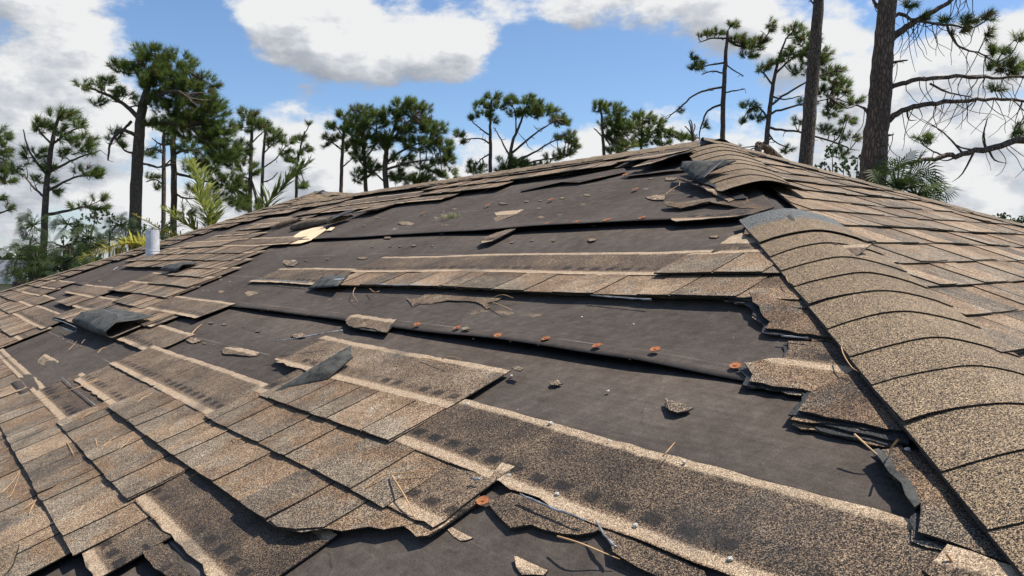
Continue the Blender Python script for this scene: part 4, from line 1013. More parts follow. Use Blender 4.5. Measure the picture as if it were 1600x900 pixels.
def pine(label, D, trunk, limbs, clumps, seed, tpx=8.5, dens=1.0, group='pines standing around the house', wind=(0.25, 0, 0.25), brown=.06, depth=1.0, nn=64, hang=0, name='pine_tree', foliage_mat=None, twigs=True):
    """trunk [(x,y,r_px)] bottom first; limbs [[(x,y)...,r_px]]; clumps [(x,y,rx,ry)] in photograph pixels at distance D"""
    rs = np.random.RandomState(seed); R = random.Random(seed); px = D / FPX
    tp = [at(x, y, D) for x, y, r in trunk]; foot = tp[0] + (tp[0] - tp[1]) / max(1e-6, (tp[1] - tp[0])[2]) * (tp[0][2] - 0.0) if len(tp) > 1 else tp[0]
    foot = np.array([tp[0][0] + (tp[0][0] - tp[-1][0]) * .02, tp[0][1], -.15])
    P = np.concatenate([np.linspace(foot, tp[0], 6)[:-1], spline(tp, 6)]); rr = [trunk[0][2] * 1.22] + [r for *_, r in trunk]
    RR = np.concatenate([np.linspace(rr[0], rr[1], 6)[:-1], np.interp(np.linspace(1, len(rr) - 1, len(P) - 5), range(len(rr)), rr)]) * px * .88
    root = empty(name, (float(foot[0]), float(foot[1]), 0.0), None, label=label, category='tree')
    if group: root['group'] = group
    P[1:-1, :2] += rs.normal(0, .018 * px * 40, (len(P) - 2, 2)) * .4
    tq = TM(); tq.tube(P, RR, 11, rough=.05, rs=R); tq.obj('trunk', [M_BARK], root, foot, smooth=True)
    nodes = [P[len(P) // 2:]]
    for lb in limbs:
        r0 = lb[-1]; pts = lb[:-1]; zz = rs.uniform(-1, 1) * depth; L3 = []
        tot = 0
        for i, (x, y) in enumerate(pts):
            if i: tot += math.hypot(x - pts[i - 1][0], y - pts[i - 1][1]) * px
            L3.append(at(x, y, D) + np.array([0, zz * tot * .55, 0]))
        Q = spline(L3, 6); Q[1:] += rs.normal(0, .02 * max(.3, tot), Q[1:].shape) * .25
        bq = TM(); rad = np.linspace(r0, max(.7, r0 * .3), len(Q)) * px; bq.tube(Q, rad, 6, rough=.08, rs=R)
        # side twigs
        for _ in range(int(3 + tot * 2.2)):
            i = rs.randint(len(Q) // 4, len(Q)); d = rs.normal(size=3) * np.array([1, 1, .6]); d /= np.linalg.norm(d); ll = rs.uniform(.06, .2) * tot * (1.2 if twigs else .7)
            e_ = Q[i] + d * ll; mdp = (Q[i] + e_) / 2 + rs.normal(0, .08 * ll, 3) + np.array([0, 0, -.05 * ll])
            bq.tube(spline([Q[i], mdp, e_], 3), np.linspace(rad[i] * .45, .35 * px, 7), 4); 
        for _ in range(int(hang * tot)):
            i = rs.randint(3, len(Q)); p = Q[i]; W_ = [p]; v = np.array([rs.normal(0, .3), rs.normal(0, .3), -1.0]); 
            for _k in range(5): v = v + rs.normal(0, .35, 3) * np.array([1, 1, .5]); W_.append(W_[-1] + v / np.linalg.norm(v) * rs.uniform(.06, .16))
            bq.tube(spline(W_, 3), np.linspace(.8 * px, .35 * px, (len(W_) - 1) * 3 + 1), 3)
        bq.obj('branch', [M_BARK], root, foot, smooth=True); nodes.append(Q[len(Q) // 3:])
    ND = np.concatenate(nodes)
    cq = TM()
    for cl in clumps:
        x, y, rx, ry = cl[:4]; dn = cl[4] if len(cl) > 4 else 1.0
        m_ = max(4, int(math.pi * rx * ry / (tpx * tpx) * 2.1 * dens * dn)); c0 = at(x, y, D)
        u = rs.normal(size=(m_, 3)); u /= np.linalg.norm(u, axis=1, keepdims=True); u *= (rs.random((m_, 1)) ** .4)
        C = c0 + u * np.array([rx * px, max(rx, ry) * px * .9 * depth, ry * px])
        # pull tufts into little sprays so that gaps open between them
        ng = max(2, m_ // 7); ctr = C[rs.randint(0, m_, ng)]; idx = np.argmin(((C[:, None] - ctr[None]) ** 2).sum(-1), 1); C = C + (ctr[idx] - C) * .22
        Dm = (C - c0); Dm /= np.linalg.norm(Dm, axis=1, keepdims=True) + 1e-9; Dm = Dm * .6 + np.array(wind) + np.array([0, 0, .25]); Dm /= np.linalg.norm(Dm, axis=1, keepdims=True)
        tn = np.clip(rs.normal(.50, .17, m_), .18, 1); tn[rs.random(m_) < brown] = rs.uniform(.0, .1)
        tufts(cq, C, Dm, tpx * px * 1.3, nn, tpx * px * .075, rs, tn)
        # twigs joining sprays to the nearest limb
        for g_ in ctr[:max(2, int(ng * .8))]:
            j = np.argmin(((ND - g_) ** 2).sum(1)); p = ND[j]; l_ = np.linalg.norm(g_ - p)
            if l_ < .05: continue
            md = (p + g_) / 2 + rs.normal(0, .07 * l_, 3) - np.array([0, 0, .06 * l_])
            cq.tube(spline([p, md, g_], 3), np.linspace(min(1.6, .5 + l_ / px * .02) * px, .5 * px, 7), 4, mi=1)
    if clumps: cq.obj('crown', [foliage_mat or M_NEEDLE, M_BARK], root, foot)
    return root

G = 'pines standing around the house'
pine('pine with separate needle puffs at far left', 16, [(68, 440, 6), (70, 330, 5.5), (75, 270, 4.5), (83, 215, 3.5), (92, 180, 2)],
     [[(75, 275), (52, 240), (46, 205), 2.2], [(76, 270), (110, 247), (145, 232), 2.4], [(71, 300), (115, 278), (160, 272), 2.4], [(71, 310), (40, 290), (15, 268), 2.2], [(70, 336), (112, 330), (152, 322), 3], [(82, 225), (105, 200), (125, 190), 2], [(80, 225), (66, 205), (60, 195), 1.8]],
     [(95, 183, 26, 16), (62, 198, 24, 16), (128, 196, 14, 10), (130, 222, 30, 15), (98, 210, 22, 12), (60, 240, 26, 11), (145, 230, 12, 12), (135, 268, 28, 10), (160, 275, 14, 8), (75, 262, 22, 9), (30, 262, 18, 10), (70, 282, 22, 7), (140, 322, 32, 10), (160, 312, 14, 8), (105, 240, 20, 9), (88, 296, 10, 7)], 11, tpx=9.5, wind=(.45, 0, .15), dens=.72)
pine('pine half cut off by the left frame edge', 18, [(-22, 440, 6), (-20, 300, 5), (-16, 190, 3)], [[(-19, 290), (0, 280), (18, 290), 2.2], [(-19, 340), (0, 332), (18, 325), 2.2], [(-18, 260), (0, 245), (12, 235), 2]],
     [(8, 236, 16, 14), (4, 262, 18, 12), (14, 282, 14, 10), (-15, 210, 30, 18), (12, 326, 10, 6), (0, 310, 10, 6)], 12, wind=(.4, 0, .1))
pine('tallest thick-trunked pine with broad dark crown at left', 22, [(210, 366, 10.5), (213, 290, 10), (217, 220, 9.2), (222, 170, 7.5), (236, 118, 4), (245, 85, 2)],
     [[(222, 190), (196, 166), (160, 145), (124, 130), 4.5], [(221, 195), (262, 194), (305, 200), 3.6], [(224, 165), (262, 132), (295, 112), 4], [(216, 214), (198, 206), (186, 226), (190, 256), 3.6], [(230, 140), (210, 108), (205, 95), 3], [(205, 190), (188, 200), (172, 214), (165, 208), 2.6], [(215, 240), (195, 235), (180, 215), 2.2], [(218, 255), (236, 258), (250, 262), 2], [(226, 160), (290, 150), (335, 180), 3.4]],
     [(238, 84, 34, 15), (275, 100, 34, 18), (230, 108, 34, 18), (262, 130, 50, 24), (305, 135, 38, 24), (325, 172, 36, 26), (285, 168, 48, 22), (345, 205, 26, 24), (310, 205, 40, 20), (195, 108, 24, 12), (168, 132, 26, 11, .7), (130, 132, 14, 9, .7), (190, 150, 28, 10, .6), (150, 160, 16, 10, .5), (180, 212, 16, 10, .7), (195, 228, 14, 8, .6), (240, 160, 30, 12), (250, 195, 26, 10, .8), (350, 235, 26, 18)], 13, tpx=8, dens=1.12)
pine('slim pine just behind the tallest pine', 26, [(271, 362, 5.6), (272, 280, 5.2), (271, 210, 4.5), (284, 150, 3)], [[(272, 240), (300, 235), (335, 250), 2.6], [(272, 270), (310, 280), (350, 290), 2.6], [(271, 225), (250, 225), (235, 215), 2.4], [(272, 300), (290, 310), (315, 312), 2.2], [(272, 255), (250, 262), (232, 258), 2]],
     [(300, 225, 38, 14), (335, 248, 34, 20), (312, 262, 32, 14, .7), (352, 285, 30, 20), (365, 250, 14, 20), (335, 310, 30, 14, .7), (372, 318, 18, 14), (240, 240, 16, 8, .6), (285, 195, 30, 14), (300, 300, 18, 10, .6), (292, 330, 14, 10, .6)], 14, tpx=7.5)
pine('thin bare-stemmed pine between the two big left trunks', 25, [(255, 362, 3.8), (256, 280, 3.6), (256, 215, 2.6), (258, 190, 1.5)], [[(256, 290), (240, 280), (222, 283), 1.5], [(256, 240), (240, 232), (228, 238), 1.5], [(256, 260), (270, 250), (280, 245), 1.4]],
     [(238, 275, 16, 7, .7), (258, 205, 16, 9), (232, 238, 12, 6, .7), (246, 292, 10, 6, .7)], 15, tpx=6.5)
pine('slender pine left of the dark palm frond', 32, [(390, 372, 4), (391, 290, 3.6), (393, 215, 2.8), (394, 175, 1.5)], [[(392, 240), (378, 232), (366, 240), 1.4], [(392, 225), (405, 212), (415, 205), 1.4], [(391, 280), (376, 276), (368, 284), 1.4]],
     [(390, 176, 18, 10), (384, 196, 18, 12), (404, 192, 12, 10), (378, 232, 18, 14), (388, 262, 20, 14), (376, 288, 18, 14), (388, 315, 20, 16), (400, 340, 12, 12)], 16, tpx=6.8)
pine('leaning slender pine right beside the slender one', 33, [(408, 352, 3), (410, 280, 2.8), (413, 220, 2.2), (416, 195, 1.2)], [[(411, 262), (428, 250), (440, 235), 1.2], [(412, 240), (425, 222), (432, 212), 1.2], [(410, 285), (424, 280), (434, 270), 1.1]],
     [(412, 196, 16, 9), (430, 208, 18, 9), (446, 222, 14, 9), (424, 222, 14, 8), (444, 238, 10, 7), (452, 248, 8, 6)], 17, tpx=6.2)
pine('small sparse pine behind the palm frond', 34, [(463, 305, 2.6), (464, 260, 2.4), (470, 228, 1.6), (476, 205, 1)], [[(465, 252), (455, 246), (448, 250), 1], [(468, 238), (478, 230), (486, 228), 1], [(474, 212), (482, 200), (485, 192), .9]],
     [(470, 218, 12, 7), (480, 234, 9, 7), (455, 250, 12, 7), (485, 194, 5, 4), (462, 268, 10, 7), (466, 240, 10, 6), (470, 290, 14, 8)], 18, tpx=5.8)
pine('slim left stem of the middle pine group', 37, [(533, 303, 3.4), (534, 250, 3), (537, 205, 2.4), (540, 180, 1.4)], [[(535, 235), (522, 225), (508, 218), 1.4], [(537, 215), (528, 200), (520, 196), 1.2], [(534, 262), (546, 250), (552, 244), 1.2]],
     [(540, 182, 16, 9), (520, 198, 16, 8), (512, 218, 12, 7), (548, 200, 16, 12), (530, 215, 14, 7, .7), (546, 232, 14, 12, .8), (508, 228, 8, 5)], 19, tpx=6)
pine('many-stemmed dark pine at the centre left', 36, [(572, 304, 3.8), (570, 255, 3.4), (566, 205, 2.6), (572, 170, 1.6)], [[(570, 250), (585, 225), (600, 205), 1.8], [(570, 262), (556, 240), (550, 215), 1.6], [(571, 280), (590, 262), (612, 250), 1.6]],
     [(570, 172, 22, 10), (556, 196, 24, 16), (584, 190, 24, 16), (572, 218, 28, 16), (560, 240, 16, 14), (596, 222, 20, 14), (578, 262, 18, 14), (560, 275, 12, 12)], 20, tpx=6.2, dens=1.1)
pine('widest round-crowned pine at the centre', 36, [(604, 304, 5), (602, 265, 4.6), (604, 235, 4), (616, 200, 2.6), (630, 165, 1.4)], [[(603, 255), (632, 230), (668, 215), 2.4], [(603, 265), (640, 255), (690, 250), 2.2], [(602, 275), (640, 280), (685, 285), 2], [(604, 240), (590, 212), (592, 180), 2], [(610, 220), (640, 195), (660, 180), 2], [(602, 285), (585, 270), (572, 262), 1.6]],
     [(628, 162, 24, 9), (652, 170, 26, 12), (612, 180, 26, 14), (645, 195, 34, 16), (676, 200, 24, 16), (688, 228, 22, 16), (655, 225, 32, 15), (615, 212, 22, 12), (700, 250, 18, 11), (625, 248, 26, 12, .7), (668, 258, 26, 11, .8), (700, 275, 20, 12, .7), (650, 283, 36, 12), (690, 295, 20, 8), (622, 275, 20, 12, .8)], 21, tpx=6.4, dens=1.15)
pine('upright left half of the open-crowned pine pair at the centre right', 38, [(766, 276, 3.4), (766, 225, 3), (766, 185, 2.2), (768, 155, 1.2)], [[(766, 225), (750, 215), (722, 214), 1.5], [(766, 212), (752, 202), (738, 190), 1.4], [(766, 240), (752, 250), (744, 262), 1.3]],
     [(768, 152, 16, 7), (748, 164, 18, 8), (778, 166, 16, 8), (756, 178, 20, 7), (740, 184, 10, 5), (718, 210, 10, 8), (745, 265, 18, 9), (738, 258, 10, 6), (772, 188, 12, 6, .7), (722, 222, 8, 5)], 22, tpx=6)
pine('spreading right half of the open-crowned pine pair at the centre right', 38, [(796, 276, 3.8), (797, 250, 3.4), (800, 225, 2.8), (812, 195, 2), (822, 168, 1.2)], [[(797, 245), (782, 215), (772, 195), 1.6], [(798, 240), (835, 212), (868, 192), 2], [(797, 255), (840, 238), (888, 212), 2], [(797, 260), (845, 250), (885, 245), 1.6], [(806, 210), (806, 185), (802, 170), 1.4]],
     [(800, 158, 18, 8), (826, 158, 24, 9), (850, 172, 26, 11), (830, 176, 26, 9), (806, 176, 16, 7), (868, 190, 14, 9), (884, 190, 10, 14), (892, 215, 14, 10), (876, 216, 14, 8, .8), (898, 228, 8, 7), (884, 240, 14, 9, .8), (862, 246, 16, 7, .6), (800, 254, 26, 12), (834, 262, 28, 11), (790, 268, 24, 8), (852, 270, 14, 7)], 23, tpx=6, dens=1.1)
pine('dense pine left of the apex with a bare twiggy side', 36, [(944, 250, 3), (942, 215, 2.6), (940, 185, 2), (938, 165, 1.2)], [[(942, 215), (934, 206), (928, 200), 1.2], [(942, 200), (955, 190), (965, 186), 1.3]],
     [(942, 164, 16, 7), (962, 174, 20, 11), (955, 192, 22, 12), (975, 200, 20, 14), (958, 215, 20, 12), (975, 226, 20, 9), (932, 172, 8, 6), (962, 235, 20, 8)], 24, tpx=5.8, dens=1.2)
pine('lower pine between the dense pine and the broken stump', 38, [(1002, 245, 2.6), (1002, 215, 2.2), (1004, 185, 1.2)], [[(1002, 215), (1020, 205), (1035, 200), 1.2], [(1002, 220), (990, 205), (985, 195), 1.2]],
     [(1004, 182, 20, 8), (992, 196, 18, 9), (1026, 192, 18, 9), (1012, 208, 24, 9), (1040, 208, 16, 10), (1062, 214, 18, 7), (1000, 222, 22, 8), (1035, 224, 20, 6), (1080, 216, 9, 5)], 25, tpx=5.6, dens=1.1)
pine('snapped grey trunk with splintered top behind the apex', 30, [(1084, 232, 3.4), (1083, 215, 3.2), (1081, 205, 2.8)], [[(1081, 208), (1078, 196), (1075, 190), 1.6], [(1082, 206), (1082, 194), (1080, 186), 1.4], [(1083, 207), (1087, 198), (1087, 192), 1.1], [(1081, 210), (1073, 202), (1068, 199), 1.1]], [], 26, twigs=False)
pine('wind-bent pine with a bare stem right of the apex', 28, [(1129, 228, 4.6), (1130, 160, 4.2), (1133, 100, 3.6), (1137, 48, 2)],
     [[(1130, 136), (1094, 142), (1066, 165), (1050, 178), 1.8], [(1129, 163), (1108, 172), (1098, 200), (1098, 215), 1.8], [(1132, 98), (1112, 100), (1096, 103), 1.6], [(1132, 115), (1112, 112), (1095, 118), 1.4], [(1132, 98), (1145, 110), (1160, 120), 1.2], [(1136, 62), (1160, 72), (1190, 68), (1208, 40), 2.2], [(1130, 145), (1150, 142), (1162, 140), 1.2], [(1136, 60), (1115, 58), (1098, 62), 1.6]],
     [(1102, 54, 14, 6), (1122, 50, 14, 6), (1146, 40, 12, 7), (1152, 62, 18, 8), (1172, 72, 22, 10), (1190, 62, 18, 9), (1205, 38, 9, 11), (1168, 86, 18, 6), (1082, 92, 8, 7), (1086, 106, 12, 8), (1098, 98, 8, 5), (1104, 198, 7, 9, .7), (1060, 172, 6, 4, .5)], 27, tpx=6.5, brown=.3, wind=(.4, 0, .1))
pine('leafy pine behind the two bare right-hand trunks', 24, [(1197, 240, 4.6), (1200, 195, 4.2), (1207, 140, 3.4), (1216, 95, 2.2), (1228, 60, 1.3)],
     [[(1200, 185), (1184, 168), (1168, 172), 1.8], [(1202, 178), (1240, 168), (1285, 160), 2], [(1203, 165), (1240, 140), (1290, 120), 2], [(1208, 135), (1196, 118), (1186, 108), 1.7], [(1200, 200), (1245, 208), (1300, 228), (1318, 238), 2], [(1212, 115), (1240, 90), (1265, 75), 1.8], [(1199, 205), (1210, 222), (1230, 232), 1.4], [(1205, 150), (1225, 155), (1250, 150), 1.4]],
     [(1240, 48, 20, 9), (1262, 66, 28, 12), (1238, 82, 24, 11), (1212, 98, 18, 8), (1276, 90, 28, 14), (1190, 106, 18, 9, .8), (1252, 108, 22, 9, .8), (1300, 118, 24, 15), (1318, 140, 22, 12), (1290, 142, 26, 11, .8), (1335, 158, 14, 9), (1174, 168, 20, 8), (1186, 182, 18, 7, .8), (1165, 190, 10, 5), (1300, 172, 26, 11, .8), (1262, 158, 18, 8, .7), (1322, 190, 20, 9, .7), (1295, 205, 26, 9, .7), (1250, 190, 16, 7, .6), (1330, 215, 16, 9, .7), (1318, 240, 18, 10, .7), (1230, 236, 14, 7, .6), (1155, 235, 8, 5)], 28, tpx=6.8, wind=(.35, 0, .15), brown=.1)
pine('tall bare leaning trunk cut off by the top of the frame', 14, [(1258, 270, 12.5), (1266, 165, 11.5), (1272, 90, 10.5), (1279, 0, 9), (1286, -120, 7), (1294, -260, 5), (1300, -380, 3)],
     [[(1276, 14), (1268, 2), (1262, -6), 1.6], [(1288, -140), (1340, -180), (1400, -190), 4], [(1290, -180), (1240, -220), (1190, -230), 4], [(1295, -260), (1350, -300), (1390, -310), 3]],
     [(1395, -200, 60, 26), (1200, -240, 55, 26), (1300, -380, 70, 36), (1380, -320, 50, 26), (1330, -290, 40, 20)], 29, tpx=13)
pine('nearest thick pine trunk with long broken branches at right', 9.5, [(1362, 302, 23), (1367, 230, 21.5), (1374, 160, 19.5), (1380, 80, 17), (1385, 20, 15.5), (1398, -80, 13), (1405, -240, 10), (1410, -420, 6)],
     [[(1384, 66), (1418, 42), (1455, 20), (1500, -8), (1560, -40), 6], [(1380, 142), (1420, 128), (1480, 126), (1540, 130), (1615, 128), 4.2], [(1381, 190), (1415, 172), (1470, 162), (1540, 158), (1615, 166), 5], [(1453, 130), (1475, 145), (1510, 155), 2], [(1380, 108), (1396, 98), (1415, 96), 3], [(1360, 180), (1350, 170), (1335, 165), 3], [(1376, 222), (1388, 212), (1400, 209), 3], [(1386, 34), (1404, 22), (1430, 32), (1480, 40), (1520, 45), 3.4], [(1480, 40), (1500, 70), (1540, 82), (1575, 100), 2], [(1380, 20), (1370, 5), (1366, -10), 4], [(1400, -100), (1480, -160), (1560, -180), 5], [(1404, -200), (1320, -260), (1250, -270), 5]],
     [(1512, 34, 22, 9), (1538, 28, 14, 10), (1500, 50, 20, 7, .8), (1545, 52, 10, 6), (1560, 82, 20, 10), (1580, 105, 26, 14), (1552, 105, 14, 9), (1596, 62, 12, 6), (1420, 8, 12, 8), (1436, 26, 14, 7), (1472, 34, 10, 5), (1585, 212, 8, 8), (1560, 140, 14, 6, .7), (1570, -190, 90, 40), (1250, -280, 80, 40), (1410, -420, 100, 50)], 30, tpx=11, wind=(.5, 0, .05), brown=.28, hang=9, depth=.5, nn=70)
pine('pine beyond the right frame edge reaching a long low limb in', 9.0, [(1760, 300, 20), (1764, 160, 17), (1770, 0, 14), (1775, -160, 10)], [[(1762, 190), (1680, 208), (1600, 218), (1530, 236), (1470, 246), (1420, 255), (1392, 262), 7], [(1540, 232), (1536, 210), (1540, 185), 2], [(1480, 245), (1455, 235), (1440, 225), 1.6]],
     [(1438, 216, 20, 7, .7), (1456, 222, 12, 5, .6), (1586, 206, 9, 8), (1770, -160, 90, 50), (1400, 268, 14, 6, .6)], 31, tpx=10, wind=(.4, 0, -.2), hang=3, depth=.25)
# broad-leaved thicket behind the right trunks
def thicket(label, D, clumps, seed, tpx=5, base=None, name='shrub', cat='shrub', group=None, mat=None, dens=1.0, nstem=5):
    rs = np.random.RandomState(seed); px = D / FPX; c = np.mean([at(x, y, D) for x, y, *_ in clumps], axis=0)
    root = empty(name, (float(c[0]), float(c[1]), 0), None, label=label, category=cat)
    if group: root['group'] = group
    q = TM(); sq = TM()
    for x, y, rx, ry in clumps:
        m_ = max(5, int(math.pi * rx * ry / (tpx * tpx) * 1.3 * dens)); c0 = at(x, y, D); u = rs.normal(size=(m_, 3)); u /= np.linalg.norm(u, axis=1, keepdims=True); u *= rs.random((m_, 1)) ** .45
        C = c0 + u * np.array([rx * px, rx * px, ry * px]); Dm = rs.normal(size=(m_, 3)) * .5 + np.array([0, 0, .4]); Dm /= np.linalg.norm(Dm, axis=1, keepdims=True)
        tufts(q, C, Dm, tpx * px * .9, 7, tpx * px * .55, rs, np.clip(rs.normal(.5, .2, m_), .02, 1), spread=.9, droop=.3, leaf=True)
        b = np.array([c[0] + rs.normal(0, .3), c[1] + rs.normal(0, .3), 0]); sq.tube(spline([b, (b + c0) / 2 + rs.normal(0, .15, 3), c0], 4), np.linspace(2.4 * px + .02, .6 * px, 9), 5)
    sq.obj('stem', [M_BARK], root, c); q.obj('crown', [mat or M_LEAF], root, c); return root
thicket('thin leafy tree behind the bare right-hand trunks', 20, [(1300, 236, 20, 12), (1318, 262, 22, 14), (1340, 250, 16, 14), (1345, 275, 12, 14), (1290, 262, 14, 10)], 41, tpx=5, name='leafy_tree', cat='tree', dens=.6)
thicket('low scrub beside the roof at far right', 45, [(1500, 344, 18, 7), (1545, 346, 16, 8), (1565, 340, 12, 8)], 42, tpx=4)
thicket('scrub clump at the right frame edge', 48, [(1590, 348, 22, 10), (1612, 345, 18, 12), (1580, 356, 18, 8)], 43, tpx=4)

# ------------------------------------------------------------------ palms
def frond(q, P, wleaf, n, rs, mi=0, tint=.5, hangf=.5, side=1.0, rach=.012):
    """feather frond along P; leaflets on both sides"""
    Q = spline(P, 8); m_ = len(Q); q.tube(Q, np.linspace(rach, rach * .25, m_), 5, mi=mi); up = np.array([0, 0, 1.0])
    for i in range(n):
        f = .06 + .92 * i / n; j = min(m_ - 2, int(f * (m_ - 1))); ff = f * (m_ - 1) - j; p = Q[j] * (1 - ff) + Q[j + 1] * ff; d = Q[j + 1] - Q[j]; d /= np.linalg.norm(d)
        sd = np.cross(d, up + .3 * rs.normal(size=3)); sd /= np.linalg.norm(sd) + 1e-9
        for sg in (-1, 1):
            L = wleaf * (math.sin(math.pi * min(1, f * .85 + .15)) ** .6) * rs.uniform(.8, 1.1); dr = sd * sg * side + d * .75 + np.array([0, 0, .25]) + rs.normal(0, .12, 3); dr /= np.linalg.norm(dr)
            md = p + dr * L * .55; tp = p + dr * L + np.array([0, 0, -hangf * L * .45]); wv = np.cross(dr, up); wv /= np.linalg.norm(wv) + 1e-9; wv *= L * .040
            tt = float(np.clip(tint + rs.normal(0, .18), 0, 1))
            q.add([p - wv * .5, p + wv * .5, md + wv, tp, md - wv], [(0, 1, 2), (0, 2, 4), (4, 2, 3)], tt, mi)
def palm(label, D, fronds, seed, mats, trunk_px, group=None):
    rs = np.random.RandomState(seed); b = at(*trunk_px, D)
    root = empty('palm_tree', (float(b[0]), float(b[1]), 0), None, label=label, category='palm')
    if group: root['group'] = group
    tq = TM(); tq.tube(spline([(b[0], b[1], -.1), (b[0] + .05, b[1], b[2] * .5), b], 6), np.linspace(.16, .12, 13), 9); tq.obj('trunk', [M_BARK], root, b, smooth=True)
    for mat, wl, n, tint, hangf, pts in fronds:
        q = TM(); frond(q, [b] + [at(x, y, D + dz) for x, y, dz in pts], wl, n, rs, 0, tint, hangf); q.obj('frond', [mat], root, b)
palm('palm with yellow-green fronds rising behind the left hip', 10.4, [
    (M_GPALM, .50, 80, .8, .35, [(333, 352, 0), (325, 318, .1), (308, 272, .2), (290, 250, .3)]),
    (M_GPALM, .40, 60, .7, .35, [(328, 356, 0), (318, 325, -.2), (302, 290, -.3)]),
    (M_GPALM, .34, 60, .8, .5, [(306, 362, 0), (282, 346, -.1), (250, 322, -.2)]),
    (M_YPALM, .22, 40, .5, .5, [(270, 368, 0), (240, 352, .1), (206, 333, .2)]),
    (M_YPALM, .22, 36, .4, .6, [(280, 372, 0), (258, 366, .1), (232, 352, .2)]),
    (M_GPALM, .30, 40, .3, .4, [(380, 370, .4), (410, 372, .8)])], 51, None, (330, 400))
palm('palm with one dark silvery frond at the ridge end', 11.5, [
    (M_PALM, .42, 64, .65, .15, [(418, 322, 0), (440, 296, .1), (466, 268, .2), (490, 250, .3)]),
    (M_GPALM, .25, 30, .5, .4, [(408, 335, 0), (400, 326, -.1), (396, 322, -.2)]),
    (M_PALM, .30, 40, .4, .4, [(470, 380, .3), (500, 400, .6)])], 52, None, (410, 370))
palm('palm dropping a yellow frond along the left hip', 9.6, [
    (M_YPALM, .30, 90, .6, .25, [(232, 388, 0), (205, 380, 0), (165, 388, 0), (120, 407, 0)]),
    (M_YPALM, .20, 50, .35, .3, [(228, 385, .2), (190, 382, .2), (150, 396, .2)])], 53, None, (240, 420))
def fanpalm(label, D, heads, seed, group='dark fan palms at the left', name='fan_palm', mat=None, leaves=24):
    rs = np.random.RandomState(seed); px = D / FPX; b = at(heads[0][0], heads[0][1], D)
    root = empty(name, (float(b[0]), float(b[1]), 0), None, label=label, category='palm', group=group) if group else empty(name, (float(b[0]), float(b[1]), 0), None, label=label, category='palm')
    tq = TM(); tq.tube(spline([(b[0], b[1], -.1), (b[0], b[1], b[2] * .45), b - np.array([0, 0, .45])], 5), np.linspace(.13, .10, 11), 8); tq.obj('trunk', [M_BARK], root, b, smooth=True)
    q = TM()
    for hx, hy, hr in heads:
        c = at(hx, hy, D); R_ = hr * px * (.85 if group else 1.0)
        for i in range(leaves):
            d = rs.normal(size=3) * np.array([1, 1, .7]) + np.array([0, 0, .3]); d /= np.linalg.norm(d); stem = c + d * R_ * rs.uniform(.4, .95) - np.array([0, 0, .1 * R_])
            q.tube([c, stem], [.012, .008], 4, mi=0)
            a = np.cross(d, rs.normal(size=3)); a /= np.linalg.norm(a); bq = np.cross(d, a); tt = float(np.clip(rs.normal(.42, .2), 0, 1)); LL = R_ * rs.uniform(.55, .85)
            for k in range(15):
                th = (k / 14 - .5) * 2.9; dr = d * math.cos(th) + a * math.sin(th); wv = (a * math.cos(th) - d * math.sin(th)) * LL * .030; L = LL * (1 - .18 * abs(th) / 1.4) * rs.uniform(.85, 1.1)
                tp = stem + dr * L + np.array([0, 0, -.42 * L]) + bq * .05 * L * rs.normal(); md = stem + dr * L * .6 + np.array([0, 0, -.12 * L])
                q.add([stem, md + wv, tp, md - wv], [(0, 1, 3), (1, 2, 3)], float(np.clip(tt + rs.normal(0, .08), 0, 1)), 0)
    q.obj('crown', [mat or M_PALM], root, b); return root
fanpalm('dark fan palm in front of the puffy left pine', 15, [(52, 352, 28), (45, 385, 30)], 61)
fanpalm('fan palm with a small head right of the puffy left pine', 15.5, [(106, 350, 24), (100, 385, 30)], 62)
fanpalm('broad dark fan palm low at the left frame edge', 14, [(28, 402, 34), (58, 408, 34)], 63)
fanpalm('low fan palm above the left end of the hip', 13.5, [(115, 402, 36), (90, 420, 30)], 64)
fanpalm('fan palm behind the yellow hip frond', 14.5, [(155, 385, 34), (140, 372, 26)], 65)
fanpalm('fan palm under the tallest pine', 15, [(188, 352, 26), (195, 376, 30)], 66)
fanpalm('small fan palm by the white vent pipe', 16, [(222, 372, 22), (250, 372, 18)], 67)
fanpalm('light green fan palm hugging the distant house', 16, [(24, 425, 20), (45, 432, 20)], 68, mat=M_GPALM)
fanpalm('fan palm at the foot of the nearest thick trunk', 8.6, [(1402, 296, 60), (1432, 306, 50)], 69, group=None, leaves=22)
fanpalm('low fan palm tip peeking over the right hip', 9.2, [(1470, 338, 26)], 70, group=None)
thicket('twiggy shrub among the left fan palms', 15, [(150, 335, 22, 14), (135, 350, 20, 14), (172, 345, 16, 14), (120, 372, 22, 14)], 44, tpx=5, dens=.45)
thicket('leafy shrub between the tallest pine and the palms', 17, [(240, 362, 18, 10), (262, 352, 12, 10), (222, 355, 12, 8)], 45, tpx=5, dens=.6)

# ------------------------------------------------------------------ far trees ring the horizon (one mass)
rs = np.random.RandomState(5); q = TM()
for i in range(420):
    a = rs.uniform(-math.pi, math.pi); D_ = rs.uniform(75, 130); hgt_ = rs.uniform(2.8, 4.5); c = np.array([math.sin(a) * D_, math.cos(a) * D_, 0])
    m_ = 70; u = rs.normal(size=(m_, 3)); u /= np.linalg.norm(u, axis=1, keepdims=True); C = c + u * rs.random((m_, 1)) ** .4 * np.array([4.5, 4.5, hgt_ * .55]) + np.array([0, 0, hgt_ * .5]); Dm = rs.normal(size=(m_, 3)); Dm /= np.linalg.norm(Dm, axis=1, keepdims=True)
    tufts(q, C, Dm, 1.0, 4, .55, rs, np.clip(rs.normal(.4, .2, m_), 0.02, 1), leaf=True)
q.obj('treeline', [M_LEAF], None, None, kind='stuff')

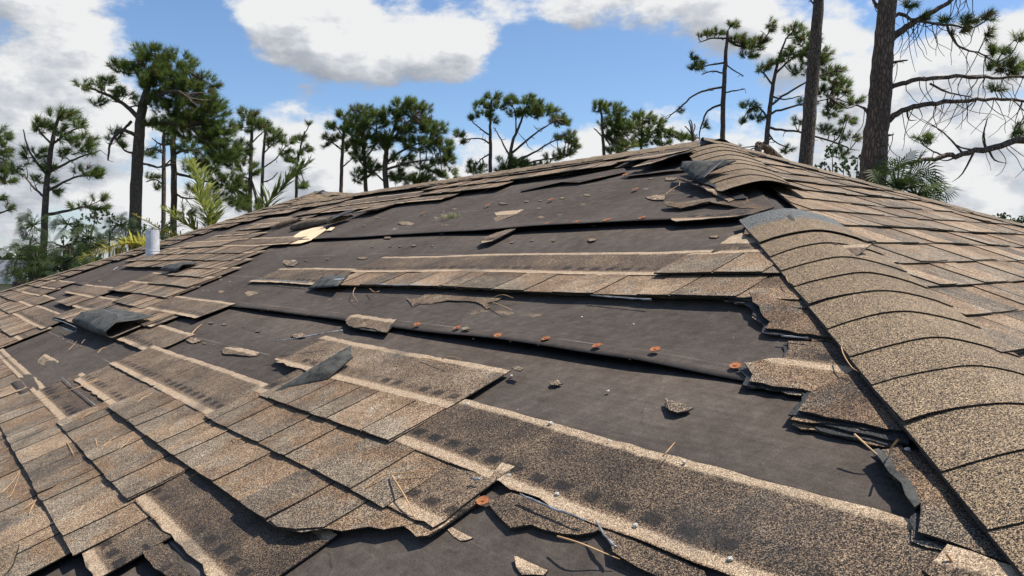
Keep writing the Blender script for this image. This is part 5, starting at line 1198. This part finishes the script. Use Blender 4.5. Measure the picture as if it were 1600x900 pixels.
# ------------------------------------------------------------------ neighbour's house, far left
D_ = 26; hx = at(-60, 430, D_); wx = at(34, 440, D_)[0]
root = empty('neighbour_house', (float(hx[0]), D_, 0), None, label='low neighbouring house with grey roof at far left', category='house')
x0, x1 = wx - 14, wx; y0, y1 = D_, D_ + 8; ze = at(20, 436, D_)[2]; zr = at(20, 406, D_ + 4)[2]
def boxm(name, a, b, mat, parent):
    (X0, Y0, Z0), (X1, Y1, Z1) = a, b
    V = [(X0, Y0, Z0), (X1, Y0, Z0), (X1, Y1, Z0), (X0, Y1, Z0), (X0, Y0, Z1), (X1, Y0, Z1), (X1, Y1, Z1), (X0, Y1, Z1)]
    return mesh_obj(name, V, [(0, 3, 2, 1), (4, 5, 6, 7), (0, 1, 5, 4), (1, 2, 6, 5), (2, 3, 7, 6), (3, 0, 4, 7)], mat, parent)
M_GREYROOF = simple('grey_roof', (.16, .17, .19), .8, scale=4.0)
boxm('wall', (x0 + .5, y0 + .5, 0), (x1 - .5, y1 - .5, ze), M_WALL, root)
ym = (y0 + y1) / 2
mesh_obj('roof', [(x0, y0, ze), (x1, y0, ze), (x1, y1, ze), (x0, y1, ze), (x0 + 3, ym, zr), (x1 - 2.2, ym, zr)], [(0, 1, 5, 4), (1, 2, 5), (2, 3, 4, 5), (3, 0, 4), (3, 2, 1, 0)], M_GREYROOF, root)
boxm('fascia', (x0 - .02, y0 - .06, ze - .16), (x1 + .02, y0 - .003, ze + .02), M_TRIM, root)
M_GLASS = simple('dark_glass', (.03, .035, .04), .15, spec=.6)
for i in range(3):
    X = x1 - 2.4 - i * 3.2; wn = boxm('window', (X, y0 + .47, .95), (X + 1.2, y0 + .497, 2.05), M_GLASS, root)
# ------------------------------------------------------------------ moss clump on the upper felt
rs = np.random.RandomState(8); q = TM(); C = MOSS_AT * 0 + rs.normal(size=(26, 3)) * np.array([.03, .035, .004]) ; Dm = np.tile(NRM, (26, 1))
tufts(q, C, Dm, .022, 14, .004, rs, np.clip(rs.normal(.5, .25, 26), 0, 1), spread=1.0)
o = q.obj('moss_clump', [M_MOSS], None, None, label='clump of pale green moss on the upper felt', category='moss'); o.location = MOSS_AT
# ------------------------------------------------------------------ broken log resting behind the ridge
lp = [at(1183, 262, 6.9), at(1183, 243, 6.9), at(1186, 227, 6.9), at(1200, 232, 7.0), at(1218, 248, 7.1), at(1240, 275, 7.2)]
q = TM(); q.tube(lp, [.036, .036, .038, .032, .030, .026], 9, rough=.15, rs=random.Random(3))
q.obj('broken_branch', [M_BARK], None, None, smooth=True, label='thick broken branch propped behind the right hip', category='branch')
